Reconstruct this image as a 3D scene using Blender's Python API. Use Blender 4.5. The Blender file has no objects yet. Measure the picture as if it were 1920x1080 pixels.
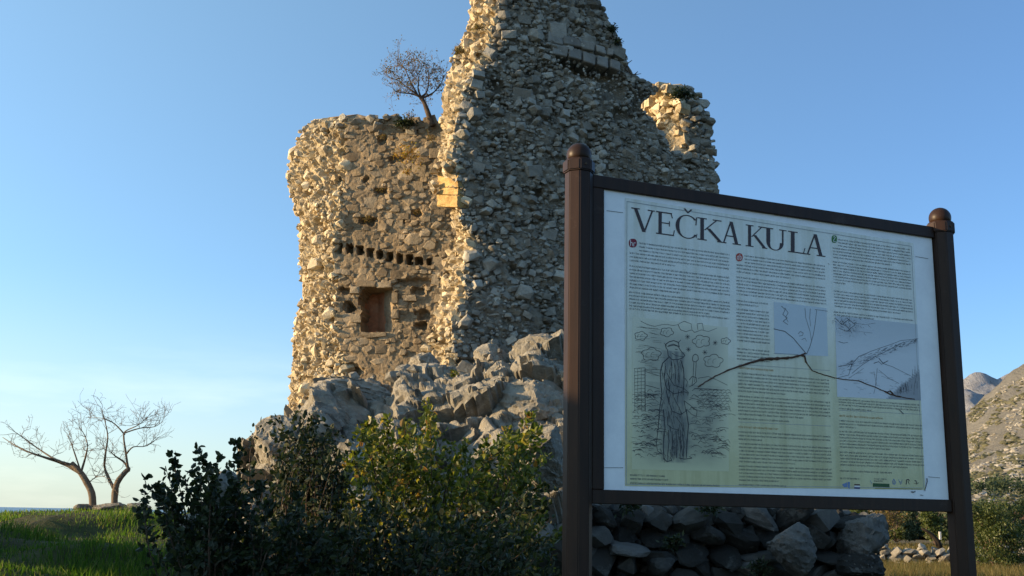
import bpy, bmesh, math, random
import numpy as np
from mathutils import Vector, Matrix, noise

random.seed(7)
RNG = np.random.default_rng(11)
SC = bpy.context.scene
COL = SC.collection

# ------------------------------------------------------------------ camera
EYE = Vector((0.0, 0.0, 1.6))
FPX, PITCH, ROLL = 2016.0, math.radians(11.95), math.radians(1.04)
_F = Vector((0, math.cos(PITCH), math.sin(PITCH)))
_U0 = Vector((0, -math.sin(PITCH), math.cos(PITCH)))
_R0 = Vector((1, 0, 0))
CR = _R0 * math.cos(ROLL) + _U0 * math.sin(ROLL)
CU = _U0 * math.cos(ROLL) - _R0 * math.sin(ROLL)
cam_data = bpy.data.cameras.new('camera')
cam_data.sensor_width = 36.0
cam_data.lens = 36.0 * FPX / 1920.0
cam_data.clip_start = 0.05
cam_data.clip_end = 60000
cam = bpy.data.objects.new('camera', cam_data)
COL.objects.link(cam)
_m = Matrix((CR, CU, -_F)).transposed().to_4x4()
_m.translation = EYE
cam.matrix_world = _m
SC.camera = cam

# ------------------------------------------------------------------ sky, sun, exposure
SUN_EL = math.radians(10.5)
_az = Vector((-0.985, -0.10, 0)).normalized()
SUN_DIR = Vector((_az.x * math.cos(SUN_EL), _az.y * math.cos(SUN_EL), math.sin(SUN_EL)))
world = bpy.data.worlds.new('World')
SC.world = world
world.use_nodes = True
wn, wl = world.node_tree.nodes, world.node_tree.links
wn.clear()
sky = wn.new('ShaderNodeTexSky')
sky.sky_type = 'NISHITA'
sky.sun_disc = False
sky.sun_elevation = SUN_EL
sky.sun_rotation = math.atan2(SUN_DIR.x, SUN_DIR.y)
sky.altitude = 100
sky.air_density = 0.78
sky.dust_density = 1.0
sky.ozone_density = 3.7
SKY_STRENGTH = 0.134
GLOW, GLOW_POW = (1.1, 1.75, 1.7, 1), 1.7
bg = wn.new('ShaderNodeBackground')
bg.inputs['Strength'].default_value = SKY_STRENGTH
wout = wn.new('ShaderNodeOutputWorld')
# faint wisps of cloud low in the sky
tc = wn.new('ShaderNodeTexCoord')
mp = wn.new('ShaderNodeMapping')
mp.inputs['Scale'].default_value = (1.6, 1.6, 9.0)
mp.inputs['Rotation'].default_value = (0, 0.12, 0)
nz = wn.new('ShaderNodeTexNoise')
nz.inputs['Scale'].default_value = 2.2
nz.inputs['Detail'].default_value = 7
nz.inputs['Roughness'].default_value = 0.55
rp = wn.new('ShaderNodeValToRGB')
rp.color_ramp.elements[0].position = 0.53
rp.color_ramp.elements[1].position = 0.80
sep = wn.new('ShaderNodeSeparateXYZ')
mr = wn.new('ShaderNodeMapRange')
mr.inputs['From Min'].default_value = 0.16
mr.inputs['From Max'].default_value = 0.05
mr.inputs['To Min'].default_value = 0.0
mr.inputs['To Max'].default_value = 0.24
mul = wn.new('ShaderNodeMath'); mul.operation = 'MULTIPLY'
mixc = wn.new('ShaderNodeMixRGB')
mixc.inputs['Color2'].default_value = (9.0, 8.4, 7.2, 1)
wl.new(tc.outputs['Generated'], mp.inputs['Vector'])
wl.new(mp.outputs['Vector'], nz.inputs['Vector'])
wl.new(nz.outputs['Fac'], rp.inputs['Fac'])
wl.new(tc.outputs['Generated'], sep.inputs['Vector'])
wl.new(sep.outputs['Z'], mr.inputs['Value'])
wl.new(rp.outputs['Color'], mul.inputs[0])
wl.new(mr.outputs['Result'], mul.inputs[1])
wl.new(mul.outputs['Value'], mixc.inputs['Fac'])
wl.new(sky.outputs['Color'], mixc.inputs['Color1'])
# hazy glow of the low sun spreading over its side of the sky
dt_ = wn.new('ShaderNodeVectorMath'); dt_.operation = 'DOT_PRODUCT'
dt_.inputs[1].default_value = SUN_DIR
hf = wn.new('ShaderNodeMath'); hf.operation = 'MULTIPLY_ADD'; hf.inputs[1].default_value = 0.5; hf.inputs[2].default_value = 0.5
pw = wn.new('ShaderNodeMath'); pw.operation = 'POWER'; pw.inputs[1].default_value = GLOW_POW; pw.use_clamp = True
gl = wn.new('ShaderNodeMixRGB'); gl.blend_type = 'ADD'
gl.inputs['Color2'].default_value = GLOW
wl.new(tc.outputs['Generated'], dt_.inputs[0])
wl.new(dt_.outputs['Value'], hf.inputs[0])
wl.new(hf.outputs[0], pw.inputs[0])
wl.new(pw.outputs[0], gl.inputs['Fac'])
wl.new(mixc.outputs['Color'], gl.inputs['Color1'])
# pale veil low over the sea on the sun's side
vz = wn.new('ShaderNodeMapRange'); vz.interpolation_type = 'SMOOTHSTEP'
vz.inputs['From Min'].default_value = 0.22; vz.inputs['From Max'].default_value = 0.0
vz.inputs['To Min'].default_value = 0.0; vz.inputs['To Max'].default_value = 1.0
wl.new(sep.outputs['Z'], vz.inputs['Value'])
vm = wn.new('ShaderNodeMath'); vm.operation = 'MULTIPLY'
wl.new(vz.outputs['Result'], vm.inputs[0]); wl.new(pw.outputs[0], vm.inputs[1])
vx = wn.new('ShaderNodeMixRGB')
vx.inputs['Color2'].default_value = (3.6, 3.7, 3.0, 1)
wl.new(vm.outputs[0], vx.inputs['Fac'])
wl.new(gl.outputs['Color'], vx.inputs['Color1'])
wl.new(vx.outputs['Color'], bg.inputs['Color'])
wl.new(bg.outputs['Background'], wout.inputs['Surface'])

sun_data = bpy.data.lights.new('sun', 'SUN')
sun_data.energy = 4.9
sun_data.angle = math.radians(0.5)
sun_data.color = (1.0, 0.71, 0.38)
sun = bpy.data.objects.new('sun', sun_data)
COL.objects.link(sun)
sun.rotation_euler = SUN_DIR.to_track_quat('Z', 'Y').to_euler()
SC.view_settings.view_transform = 'Standard'
SC.view_settings.look = 'None'
SC.view_settings.gamma = 1.0
SC.view_settings.use_curve_mapping = False
SC.view_settings.exposure = 1.0


# ------------------------------------------------------------------ helpers: rays
def ray(px, py):
    return (_F + CR * ((px - 960.0) / FPX) + CU * ((540.0 - py) / FPX))


def at(px, py, Y):
    """world point seen at photo pixel (px,py) at distance Y along world y"""
    d = ray(px, py)
    return EYE + d * (Y / d.y)


def on_plane(px, py, P0, n, off=0.0):
    d = ray(px, py)
    t = ((P0 - n * off) - EYE).dot(n) / d.dot(n)
    return EYE + d * t


def proj(p):
    v = Vector(p) - EYE
    z = v.dot(_F)
    return 960 + FPX * v.dot(CR) / z, 540 - FPX * v.dot(CU) / z, z


def in_poly(x, y, poly):
    c = False
    n = len(poly)
    for i in range(n):
        x1, y1 = poly[i]
        x2, y2 = poly[(i + 1) % n]
        if (y1 > y) != (y2 > y) and x < (x2 - x1) * (y - y1) / (y2 - y1) + x1:
            c = not c
    return c


def lerp_table(v, tab):
    if v <= tab[0][0]:
        return tab[0][1:] if len(tab[0]) > 2 else tab[0][1]
    for a, b in zip(tab, tab[1:]):
        if v <= b[0]:
            f = (v - a[0]) / (b[0] - a[0])
            r = [p + (q - p) * f for p, q in zip(a[1:], b[1:])]
            return r if len(r) > 1 else r[0]
    r = tab[-1][1:]
    return r if len(r) > 1 else r[0]


def sstep(a, b, v):
    t = min(1.0, max(0.0, (v - a) / (b - a)))
    return t * t * (3 - 2 * t)


# ------------------------------------------------------------------ helpers: objects
def mesh_data(name, verts, faces, mat=None, smooth=False):
    me = bpy.data.meshes.new(name)
    verts = np.asarray(verts, dtype=np.float32)
    if isinstance(faces, np.ndarray):
        k = faces.shape[1]
        me.vertices.add(len(verts))
        me.vertices.foreach_set('co', verts.ravel())
        me.loops.add(faces.size)
        me.loops.foreach_set('vertex_index', faces.astype(np.int32).ravel())
        me.polygons.add(len(faces))
        me.polygons.foreach_set('loop_start', np.arange(0, faces.size, k, dtype=np.int32))
        me.update(calc_edges=True)
        me.validate()
    else:
        me.from_pydata([tuple(v) for v in verts], [], faces)
        me.update()
    if mat is not None:
        me.materials.append(mat)
    me.polygons.foreach_set('use_smooth', np.full(len(me.polygons), bool(smooth)))
    return me


def link(name, me, parent=None, kind=None, label=None, cat=None, group=None):
    o = bpy.data.objects.new(name, me)
    COL.objects.link(o)
    if parent is not None:
        o.parent = parent
        o.matrix_parent_inverse = Matrix.Translation(-parent.location)
    if kind: o['kind'] = kind
    if label: o['label'] = label
    if cat: o['category'] = cat
    if group: o['group'] = group
    return o


def thing(name, label, cat, loc=(0, 0, 0), group=None):
    return _thing(name, label, cat, loc, group)


def _thing(name, label, cat, loc, group):
    o = bpy.data.objects.new(name, None)
    COL.objects.link(o)
    o.location = loc
    o.empty_display_size = 0.2
    o['label'] = label
    o['category'] = cat
    if group: o['group'] = group
    return o


class MB:
    """collects verts/faces of one mesh"""
    def __init__(self):
        self.v, self.f, self.n = [], [], 0

    def add(self, verts, faces):
        self.v.extend([tuple(p) for p in verts])
        self.f.extend([tuple(i + self.n for i in f) for f in faces])
        self.n += len(verts)

    def tube(self, pts, rads, k=6, cap=True):
        pts = [Vector(p) for p in pts]
        rings = []
        up = Vector((0.13, 0.21, 0.97))
        for i, p in enumerate(pts):
            t = (pts[min(i + 1, len(pts) - 1)] - pts[max(i - 1, 0)])
            if t.length < 1e-7: t = Vector((0, 0, 1))
            t.normalize()
            a = t.cross(up)
            if a.length < 0.05: a = t.cross(Vector((1, 0, 0)))
            a.normalize()
            b = t.cross(a)
            rings.append([p + (a * math.cos(2 * math.pi * j / k) + b * math.sin(2 * math.pi * j / k)) * rads[i] for j in range(k)])
        verts = [q for r in rings for q in r]
        faces = []
        for i in range(len(pts) - 1):
            for j in range(k):
                faces.append((i * k + j, i * k + (j + 1) % k, (i + 1) * k + (j + 1) % k, (i + 1) * k + j))
        if cap:
            faces.append(tuple(range(k - 1, -1, -1)))
            faces.append(tuple((len(pts) - 1) * k + j for j in range(k)))
        self.add(verts, faces)

    def box(self, o, ex, ey, ez):
        """box from corner o with edge vectors"""
        o, ex, ey, ez = map(Vector, (o, ex, ey, ez))
        v = [o, o + ex, o + ex + ey, o + ey, o + ez, o + ex + ez, o + ex + ey + ez, o + ey + ez]
        self.add(v, [(0, 3, 2, 1), (4, 5, 6, 7), (0, 1, 5, 4), (1, 2, 6, 5), (2, 3, 7, 6), (3, 0, 4, 7)])

    def build(self, name, mat, parent=None, smooth=False, **kw):
        return link(name, mesh_data(name, self.v, self.f, mat, smooth), parent, **kw)


def fbm(p, f, octv=3):
    s, a = 0.0, 1.0
    q = Vector(p) * f
    for _ in range(octv):
        s += a * noise.noise(q)
        q = q * 2.13
        a *= 0.5
    return s


# ------------------------------------------------------------------ materials
def new_mat(name):
    m = bpy.data.materials.new(name)
    m.use_nodes = True
    nt = m.node_tree
    b = nt.nodes['Principled BSDF']
    return m, nt, b


def plain(name, col, rough=0.6, spec=0.3):
    m, nt, b = new_mat(name)
    b.inputs['Base Color'].default_value = (*col, 1)
    b.inputs['Roughness'].default_value = rough
    b.inputs['Specular IOR Level'].default_value = spec
    return m


def rnd_node(nt):
    g = nt.nodes.new('ShaderNodeNewGeometry')
    oi = nt.nodes.new('ShaderNodeObjectInfo')
    a = nt.nodes.new('ShaderNodeMath'); a.operation = 'ADD'
    fr = nt.nodes.new('ShaderNodeMath'); fr.operation = 'FRACT'
    nt.links.new(g.outputs['Random Per Island'], a.inputs[0])
    nt.links.new(oi.outputs['Random'], a.inputs[1])
    nt.links.new(a.outputs[0], fr.inputs[0])
    return fr.outputs[0], g


def ramp(nt, cols, fac=None, interp='LINEAR'):
    r = nt.nodes.new('ShaderNodeValToRGB')
    cr = r.color_ramp
    cr.interpolation = interp
    while len(cr.elements) > 1: cr.elements.remove(cr.elements[-1])
    cr.elements[0].position = cols[0][0]
    cr.elements[0].color = (*cols[0][1], 1)
    for p, c in cols[1:]:
        e = cr.elements.new(p)
        e.color = (*c, 1)
    if fac is not None: nt.links.new(fac, r.inputs['Fac'])
    return r


def noise_node(nt, scale, detail=5, rough=0.6, vec=None, dist=0.0):
    n = nt.nodes.new('ShaderNodeTexNoise')
    n.inputs['Scale'].default_value = scale
    n.inputs['Detail'].default_value = detail
    n.inputs['Roughness'].default_value = rough
    n.inputs['Distortion'].default_value = dist
    if vec is not None: nt.links.new(vec, n.inputs['Vector'])
    return n


def mixcol(nt, mode, fac, a, b):
    m = nt.nodes.new('ShaderNodeMixRGB')
    m.blend_type = mode
    for s, v in (('Fac', fac), ('Color1', a), ('Color2', b)):
        if hasattr(v, 'is_output') or isinstance(v, bpy.types.NodeSocket): nt.links.new(v, m.inputs[s])
        elif isinstance(v, (int, float)): m.inputs[s].default_value = v
        else: m.inputs[s].default_value = (*v, 1)
    return m.outputs['Color']


def stone_mat(name, cols, stain=(0.10, 0.09, 0.07), scale=1.0, stain_amt=0.55, lichen=None, bump=0.5):
    """rough limestone: a tint per stone, mottling, dark stains, pitted relief"""
    m, nt, b = new_mat(name)
    rnd, geo = rnd_node(nt)
    pos = geo.outputs['Position']
    base = ramp(nt, cols, rnd).outputs['Color']
    n1 = noise_node(nt, 3.0 * scale, 8, 0.65, pos)
    mott = ramp(nt, [(0.25, (0.55, 0.53, 0.50)), (0.5, (1, 1, 1)), (0.78, (1.32, 1.28, 1.2))], n1.outputs['Fac']).outputs['Color']
    c = mixcol(nt, 'MULTIPLY', 0.8, base, mott)
    n2 = noise_node(nt, 1.1 * scale, 9, 0.7, pos, 0.6)
    st = ramp(nt, [(0.50, (0, 0, 0)), (0.68, (1, 1, 1))], n2.outputs['Fac']).outputs['Color']
    stf = nt.nodes.new('ShaderNodeMath'); stf.operation = 'MULTIPLY'
    nt.links.new(st, stf.inputs[0]); stf.inputs[1].default_value = stain_amt
    c = mixcol(nt, 'MIX', stf.outputs[0], c, stain)
    if lichen:
        n4 = noise_node(nt, 5.5 * scale, 6, 0.7, pos, 0.3)
        lf = ramp(nt, [(0.56, (0, 0, 0)), (0.66, (0.6, 0.6, 0.6))], n4.outputs['Fac']).outputs['Color']
        c = mixcol(nt, 'MIX', lf, c, lichen)
    nt.links.new(c, b.inputs['Base Color'])
    b.inputs['Roughness'].default_value = 0.92
    b.inputs['Specular IOR Level'].default_value = 0.15
    n3 = noise_node(nt, 16.0 * min(scale, 1.7), 8, 0.7, pos)
    bp = nt.nodes.new('ShaderNodeBump')
    bp.inputs['Strength'].default_value = bump
    bp.inputs['Distance'].default_value = 0.05 / scale
    nt.links.new(n3.outputs['Fac'], bp.inputs['Height'])
    nt.links.new(bp.outputs['Normal'], b.inputs['Normal'])
    return m


def leaf_mat(name, cols, transl=0.35, gloss=0.5, rough=0.4):
    m, nt, b = new_mat(name)
    rnd, geo = rnd_node(nt)
    c = ramp(nt, cols, rnd).outputs['Color']
    nt.links.new(c, b.inputs['Base Color'])
    b.inputs['Roughness'].default_value = rough
    b.inputs['Specular IOR Level'].default_value = gloss
    t = nt.nodes.new('ShaderNodeBsdfTranslucent')
    c2 = mixcol(nt, 'MULTIPLY', 1.0, c, (1.6, 1.7, 0.7))
    nt.links.new(c2, t.inputs['Color'])
    mx = nt.nodes.new('ShaderNodeMixShader')
    mx.inputs['Fac'].default_value = transl
    nt.links.new(b.outputs['BSDF'], mx.inputs[1])
    nt.links.new(t.outputs['BSDF'], mx.inputs[2])
    nt.links.new(mx.outputs['Shader'], nt.nodes['Material Output'].inputs['Surface'])
    return m


def bark_mat(name, c1, c2):
    m, nt, b = new_mat(name)
    g = nt.nodes.new('ShaderNodeNewGeometry')
    n = noise_node(nt, 9, 7, 0.7, g.outputs['Position'])
    r = ramp(nt, [(0.3, c1), (0.7, c2)], n.outputs['Fac'])
    nt.links.new(r.outputs['Color'], b.inputs['Base Color'])
    b.inputs['Roughness'].default_value = 0.9
    b.inputs['Specular IOR Level'].default_value = 0.15
    bp = nt.nodes.new('ShaderNodeBump'); bp.inputs['Strength'].default_value = 0.6; bp.inputs['Distance'].default_value = 0.02
    n2 = noise_node(nt, 40, 5, 0.7, g.outputs['Position'])
    nt.links.new(n2.outputs['Fac'], bp.inputs['Height'])
    nt.links.new(bp.outputs['Normal'], b.inputs['Normal'])
    return m


M_WEATHER = stone_mat('weathered_limestone', [(0, (0.19, 0.172, 0.14)), (0.35, (0.27, 0.252, 0.215)), (0.8, (0.34, 0.325, 0.285)), (1, (0.44, 0.42, 0.365))], (0.065, 0.056, 0.042), 1.0, 0.65, (0.33, 0.335, 0.29), 0.8)
M_WMORTAR = stone_mat('weathered_mortar', [(0, (0.215, 0.195, 0.158)), (1, (0.215, 0.195, 0.158))], (0.06, 0.051, 0.037), 1.6, 0.7, None, 0.9)
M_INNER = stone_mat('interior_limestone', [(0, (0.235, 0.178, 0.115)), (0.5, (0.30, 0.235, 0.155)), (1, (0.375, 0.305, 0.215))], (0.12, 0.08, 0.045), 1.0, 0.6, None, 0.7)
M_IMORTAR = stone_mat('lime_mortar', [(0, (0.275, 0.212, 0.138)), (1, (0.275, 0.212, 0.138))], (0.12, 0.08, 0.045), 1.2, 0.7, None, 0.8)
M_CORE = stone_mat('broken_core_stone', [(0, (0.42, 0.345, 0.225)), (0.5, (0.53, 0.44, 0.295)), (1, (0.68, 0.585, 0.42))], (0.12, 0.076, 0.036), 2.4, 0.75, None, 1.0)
M_OCHRE = stone_mat('ochre_bedded_stone', [(0, (0.40, 0.27, 0.11)), (1, (0.46, 0.33, 0.15))], (0.24, 0.12, 0.035), 2.0, 0.7, None, 0.8)
M_BOULDER = stone_mat('grey_boulder', [(0, (0.19, 0.175, 0.145)), (0.5, (0.26, 0.238, 0.195)), (1, (0.32, 0.29, 0.24))], (0.055, 0.05, 0.038), 1.9, 0.85, (0.34, 0.335, 0.295), 1.0)
M_WALLROCK = stone_mat('dry_wall_stone', [(0, (0.022, 0.021, 0.019)), (0.6, (0.05, 0.048, 0.043)), (1, (0.14, 0.135, 0.125))], (0.02, 0.018, 0.015), 1.6, 0.6, (0.10, 0.10, 0.09), 0.6)  # base colour darkened to deepen the shade under the board
M_RED = stone_mat('red_lit_niche', [(0, (0.36, 0.16, 0.085)), (1, (0.36, 0.16, 0.085))], (0.30, 0.22, 0.15), 1.6, 0.6, None, .6)  # warm light inside the window niche, painted as a reddish base colour
M_BARK = bark_mat('grey_brown_bark', (0.10, 0.075, 0.055), (0.22, 0.17, 0.12))
M_BARKD = bark_mat('dark_bark', (0.045, 0.032, 0.024), (0.12, 0.085, 0.06))
M_TWIG = plain('twig_bark', (0.17, 0.125, 0.09), 0.9, 0.1)
M_LEAF = leaf_mat('glossy_green_leaf', [(0, (0.028, 0.040, 0.008)), (0.4, (0.075, 0.095, 0.016)), (0.75, (0.16, 0.165, 0.03)), (0.92, (0.28, 0.22, 0.06)), (1, (0.24, 0.11, 0.03))], 0.42, 0.35, 0.45)
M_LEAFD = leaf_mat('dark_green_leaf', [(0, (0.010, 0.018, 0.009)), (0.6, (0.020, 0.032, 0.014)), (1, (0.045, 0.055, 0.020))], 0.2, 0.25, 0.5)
M_LEAFDRY = leaf_mat('dry_leaf', [(0, (0.10, 0.07, 0.03)), (0.5, (0.16, 0.10, 0.04)), (0.8, (0.10, 0.10, 0.03)), (1, (0.22, 0.13, 0.04))], 0.35, 0.2, 0.7)
M_LEAFRED = leaf_mat('rusty_herb_leaf', [(0, (0.24, 0.13, 0.03)), (0.6, (0.34, 0.19, 0.05)), (1, (0.28, 0.24, 0.06))], 0.35, 0.2, 0.7)
M_OLIVE = leaf_mat('olive_leaf', [(0, (0.035, 0.05, 0.014)), (0.6, (0.065, 0.085, 0.024)), (1, (0.12, 0.135, 0.045))], 0.3, 0.3, 0.5)
M_PINE = leaf_mat('pine_needle', [(0, (0.03, 0.045, 0.025)), (1, (0.06, 0.08, 0.04))], 0.15, 0.2, 0.7)
M_GRASS = leaf_mat('green_grass', [(0, (0.03, 0.065, 0.010)), (0.55, (0.06, 0.125, 0.016)), (0.88, (0.11, 0.16, 0.03)), (1, (0.17, 0.15, 0.06))], 0.48, 0.25, 0.6)
M_DRY = leaf_mat('dry_grass_blade', [(0, (0.07, 0.055, 0.022)), (0.5, (0.13, 0.10, 0.042)), (0.8, (0.20, 0.16, 0.08)), (1, (0.06, 0.075, 0.025))], 0.4, 0.1, 0.8)
M_POST = None


def ground_mat():
    m, nt, b = new_mat('ground_soil_and_turf')
    g = nt.nodes.new('ShaderNodeNewGeometry')
    pos = g.outputs['Position']
    n = noise_node(nt, 0.55, 8, 0.65, pos)
    n2 = noise_node(nt, 4.0, 6, 0.7, pos)
    green = ramp(nt, [(0.35, (0.075, 0.058, 0.036)), (0.5, (0.055, 0.062, 0.022)), (0.7, (0.10, 0.085, 0.04))], n.outputs['Fac']).outputs['Color']
    dry = ramp(nt, [(0.3, (0.09, 0.07, 0.032)), (0.5, (0.15, 0.11, 0.05)), (0.7, (0.20, 0.13, 0.062))], n.outputs['Fac']).outputs['Color']
    sx = nt.nodes.new('ShaderNodeSeparateXYZ')
    nt.links.new(pos, sx.inputs[0])
    mr = nt.nodes.new('ShaderNodeMapRange')
    mr.inputs['From Min'].default_value = 24; mr.inputs['From Max'].default_value = 42
    nt.links.new(sx.outputs['Y'], mr.inputs['Value'])
    mx = nt.nodes.new('ShaderNodeMapRange')
    mx.inputs['From Min'].default_value = 0; mx.inputs['From Max'].default_value = 6
    nt.links.new(sx.outputs['X'], mx.inputs['Value'])
    mm = nt.nodes.new('ShaderNodeMath'); mm.operation = 'MULTIPLY'
    nt.links.new(mr.outputs[0], mm.inputs[0]); nt.links.new(mx.outputs[0], mm.inputs[1])
    c = mixcol(nt, 'MIX', mm.outputs[0], green, dry)
    mz = nt.nodes.new('ShaderNodeMapRange'); mz.inputs['From Min'].default_value = 1.62; mz.inputs['From Max'].default_value = 1.9
    nt.links.new(sx.outputs['Z'], mz.inputs['Value'])
    my = nt.nodes.new('ShaderNodeMapRange'); my.inputs['From Min'].default_value = 9.2; my.inputs['From Max'].default_value = 10.2
    nt.links.new(sx.outputs['Y'], my.inputs['Value'])
    mzy = nt.nodes.new('ShaderNodeMath'); mzy.operation = 'MULTIPLY'
    nt.links.new(mz.outputs[0], mzy.inputs[0]); nt.links.new(my.outputs[0], mzy.inputs[1])
    soil = ramp(nt, [(0.3, (0.06, 0.052, 0.04)), (0.6, (0.13, 0.12, 0.10)), (0.75, (0.20, 0.19, 0.165))], n2.outputs['Fac']).outputs['Color']
    c = mixcol(nt, 'MIX', mzy.outputs[0], c, soil)
    fine = ramp(nt, [(0.3, (0.6, 0.6, 0.6)), (0.7, (1.3, 1.3, 1.3))], n2.outputs['Fac']).outputs['Color']
    c = mixcol(nt, 'MULTIPLY', 0.8, c, fine)
    nt.links.new(c, b.inputs['Base Color'])
    b.inputs['Roughness'].default_value = 0.95
    b.inputs['Specular IOR Level'].default_value = 0.1
    bp = nt.nodes.new('ShaderNodeBump'); bp.inputs['Strength'].default_value = 0.7; bp.inputs['Distance'].default_value = 0.08
    nt.links.new(n2.outputs['Fac'], bp.inputs['Height']); nt.links.new(bp.outputs['Normal'], b.inputs['Normal'])
    return m


def mountain_mat(name, rockc, scrubc, scale, thr):
    m, nt, b = new_mat(name)
    g = nt.nodes.new('ShaderNodeNewGeometry')
    pos = g.outputs['Position']
    mpg = nt.nodes.new('ShaderNodeMapping'); mpg.inputs['Scale'].default_value = (1, .16, .3)
    nt.links.new(pos, mpg.inputs['Vector'])
    wpos = pos
    pos = mpg.outputs['Vector']
    n = noise_node(nt, 0.028 * scale, 10, 0.68, pos, 0.4)
    n2 = noise_node(nt, 0.13 * scale, 8, 0.75, pos)
    rock = ramp(nt, [(0.3, tuple(k * 0.72 for k in rockc)), (0.6, rockc), (0.8, tuple(k * 1.18 for k in rockc))], n2.outputs['Fac']).outputs['Color']
    a = nt.nodes.new('ShaderNodeMath'); a.operation = 'ADD'
    nt.links.new(n.outputs['Fac'], a.inputs[0]); nt.links.new(n2.outputs['Fac'], a.inputs[2])
    sf = ramp(nt, [(thr, (0, 0, 0)), (thr + 0.05, (1, 1, 1))], None)
    h = nt.nodes.new('ShaderNodeMath'); h.operation = 'MULTIPLY'; h.inputs[1].default_value = 0.5
    a.operation = 'MULTIPLY_ADD'; a.inputs[1].default_value = .6; h.inputs[1].default_value = 1 / 1.6
    nt.links.new(a.outputs[0], h.inputs[0]); nt.links.new(h.outputs[0], sf.inputs['Fac'])
    c = mixcol(nt, 'MIX', sf.outputs['Color'], rock, scrubc)
    sxy = nt.nodes.new('ShaderNodeSeparateXYZ'); nt.links.new(wpos, sxy.inputs[0])
    ft = nt.nodes.new('ShaderNodeMapRange'); ft.inputs['From Min'].default_value = 420; ft.inputs['From Max'].default_value = 330
    nt.links.new(sxy.outputs['Y'], ft.inputs['Value'])
    c = mixcol(nt, 'MIX', ft.outputs[0], c, (0.20, 0.115, 0.065))
    nt.links.new(c, b.inputs['Base Color'])
    b.inputs['Roughness'].default_value = 1.0
    b.inputs['Specular IOR Level'].default_value = 0.0
    bp = nt.nodes.new('ShaderNodeBump'); bp.inputs['Strength'].default_value = 0.8; bp.inputs['Distance'].default_value = 12 / scale
    nt.links.new(n2.outputs['Fac'], bp.inputs['Height']); nt.links.new(bp.outputs['Normal'], b.inputs['Normal'])
    return m


# ------------------------------------------------------------------ terrain
RIGHT_T = [(-200, 0), (0, 0), (4, 0.2), (8, 0.5), (12, 0.5), (20, 0.1), (40, -0.4), (60, -0.5), (140, -0.5), (600, -1.0), (3000, -4), (60000, -60)]
LEFT_T = [(-200, 0.2), (0, 0.2), (2, 0.35), (4, 0.85), (6, 1.12), (9, 1.30), (12, 1.38), (16, 1.36), (26, 1.36), (40, 1.1), (60, 0.3), (110, -14), (300, -45), (60000, -60)]


def H(x, y, fine=True):
    w = 1 - sstep(-1, 1, (x + 0.10 * max(y, 0) + 0.3) / (1.6 + 0.06 * abs(y)))
    z = lerp_table(y, RIGHT_T) * (1 - w) + lerp_table(y, LEFT_T) * w
    # the rocky mound the tower stands on
    M = sstep(12.2, 17.8, y) * (1 - sstep(26, 34, y)) * sstep(-5.0, -2.9, x + 0.02 * (y - 16)) * (1 - sstep(2.6, 4.6, x - 0.22 * (y - 14)))
    z += 0.20 * math.exp(-((x + 8.3) / 1.7) ** 2 - ((y - 22.4) / 2.5) ** 2)
    z = z + (3.22 - z) * M
    # unseen bank added left of the camera, shaped to shade posts and shrubs
    bx = math.exp(-((x + 5.9) / 1.0) ** 2)
    z += bx * (2.62 * sstep(0.2, 1.2, y) * (1 - sstep(5.2, 5.9, y)) + 2.0 * sstep(6.9, 7.5, y) * (1 - sstep(8.6, 9.6, y)))
    z += 0.10 * math.exp(-((x + 4.4) / 1.2) ** 2 - ((y - 11.2) / 2.2) ** 2)
    if x < 0 and 4 < y < 15 and fine:
        z += 0.13 * sstep(4, 6, y) * (1 - sstep(12, 15, y)) * (noise.noise(Vector((x * .8, y * .75, 31))) + .5 * noise.noise(Vector((x * 2.1, y * 2.1, 33))))
    if fine and y < 60 and abs(x) < 60:
        k = 1 - sstep(25, 60, y)
        p = Vector((x, y, 0))
        z += k * ((0.10 if x > -7 else 0.05) * noise.noise(p * 0.55 + Vector((3, 1, 0))) + 0.05 * noise.noise(p * 1.7) + 0.02 * noise.noise(p * 5.0))
    return z


def build_ground():
    def axis(n, lim, c, s):
        t = np.linspace(-1, 1, n)
        return c + np.sinh(t * s) / math.sinh(s) * lim
    xs = axis(260, 9000, -1.0, 9.2)
    ys = np.concatenate([np.linspace(-60, -1, 20), np.linspace(-0.7, 30, 170), 30 + np.geomspace(0.3, 9000, 70)])
    V = [(x, y, H(x, y)) for y in ys for x in xs]
    nx, ny = len(xs), len(ys)
    idx = np.arange(nx * ny).reshape(ny, nx)
    F = np.stack([idx[:-1, :-1], idx[:-1, 1:], idx[1:, 1:], idx[1:, :-1]], -1).reshape(-1, 4)
    link('ground', mesh_data('ground', V, F, ground_mat(), True), kind='structure')


build_ground()

m, nt, b = new_mat('sea_water')
b.inputs['Base Color'].default_value = (0.05, 0.11, 0.19, 1)
b.inputs['Roughness'].default_value = 0.35
link('sea', mesh_data('sea', [(-40000, 60, -30), (40000, 60, -30), (40000, 50000, -30), (-40000, 50000, -30)], [(0, 1, 2, 3)], m), kind='structure')


GRID = {}


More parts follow.
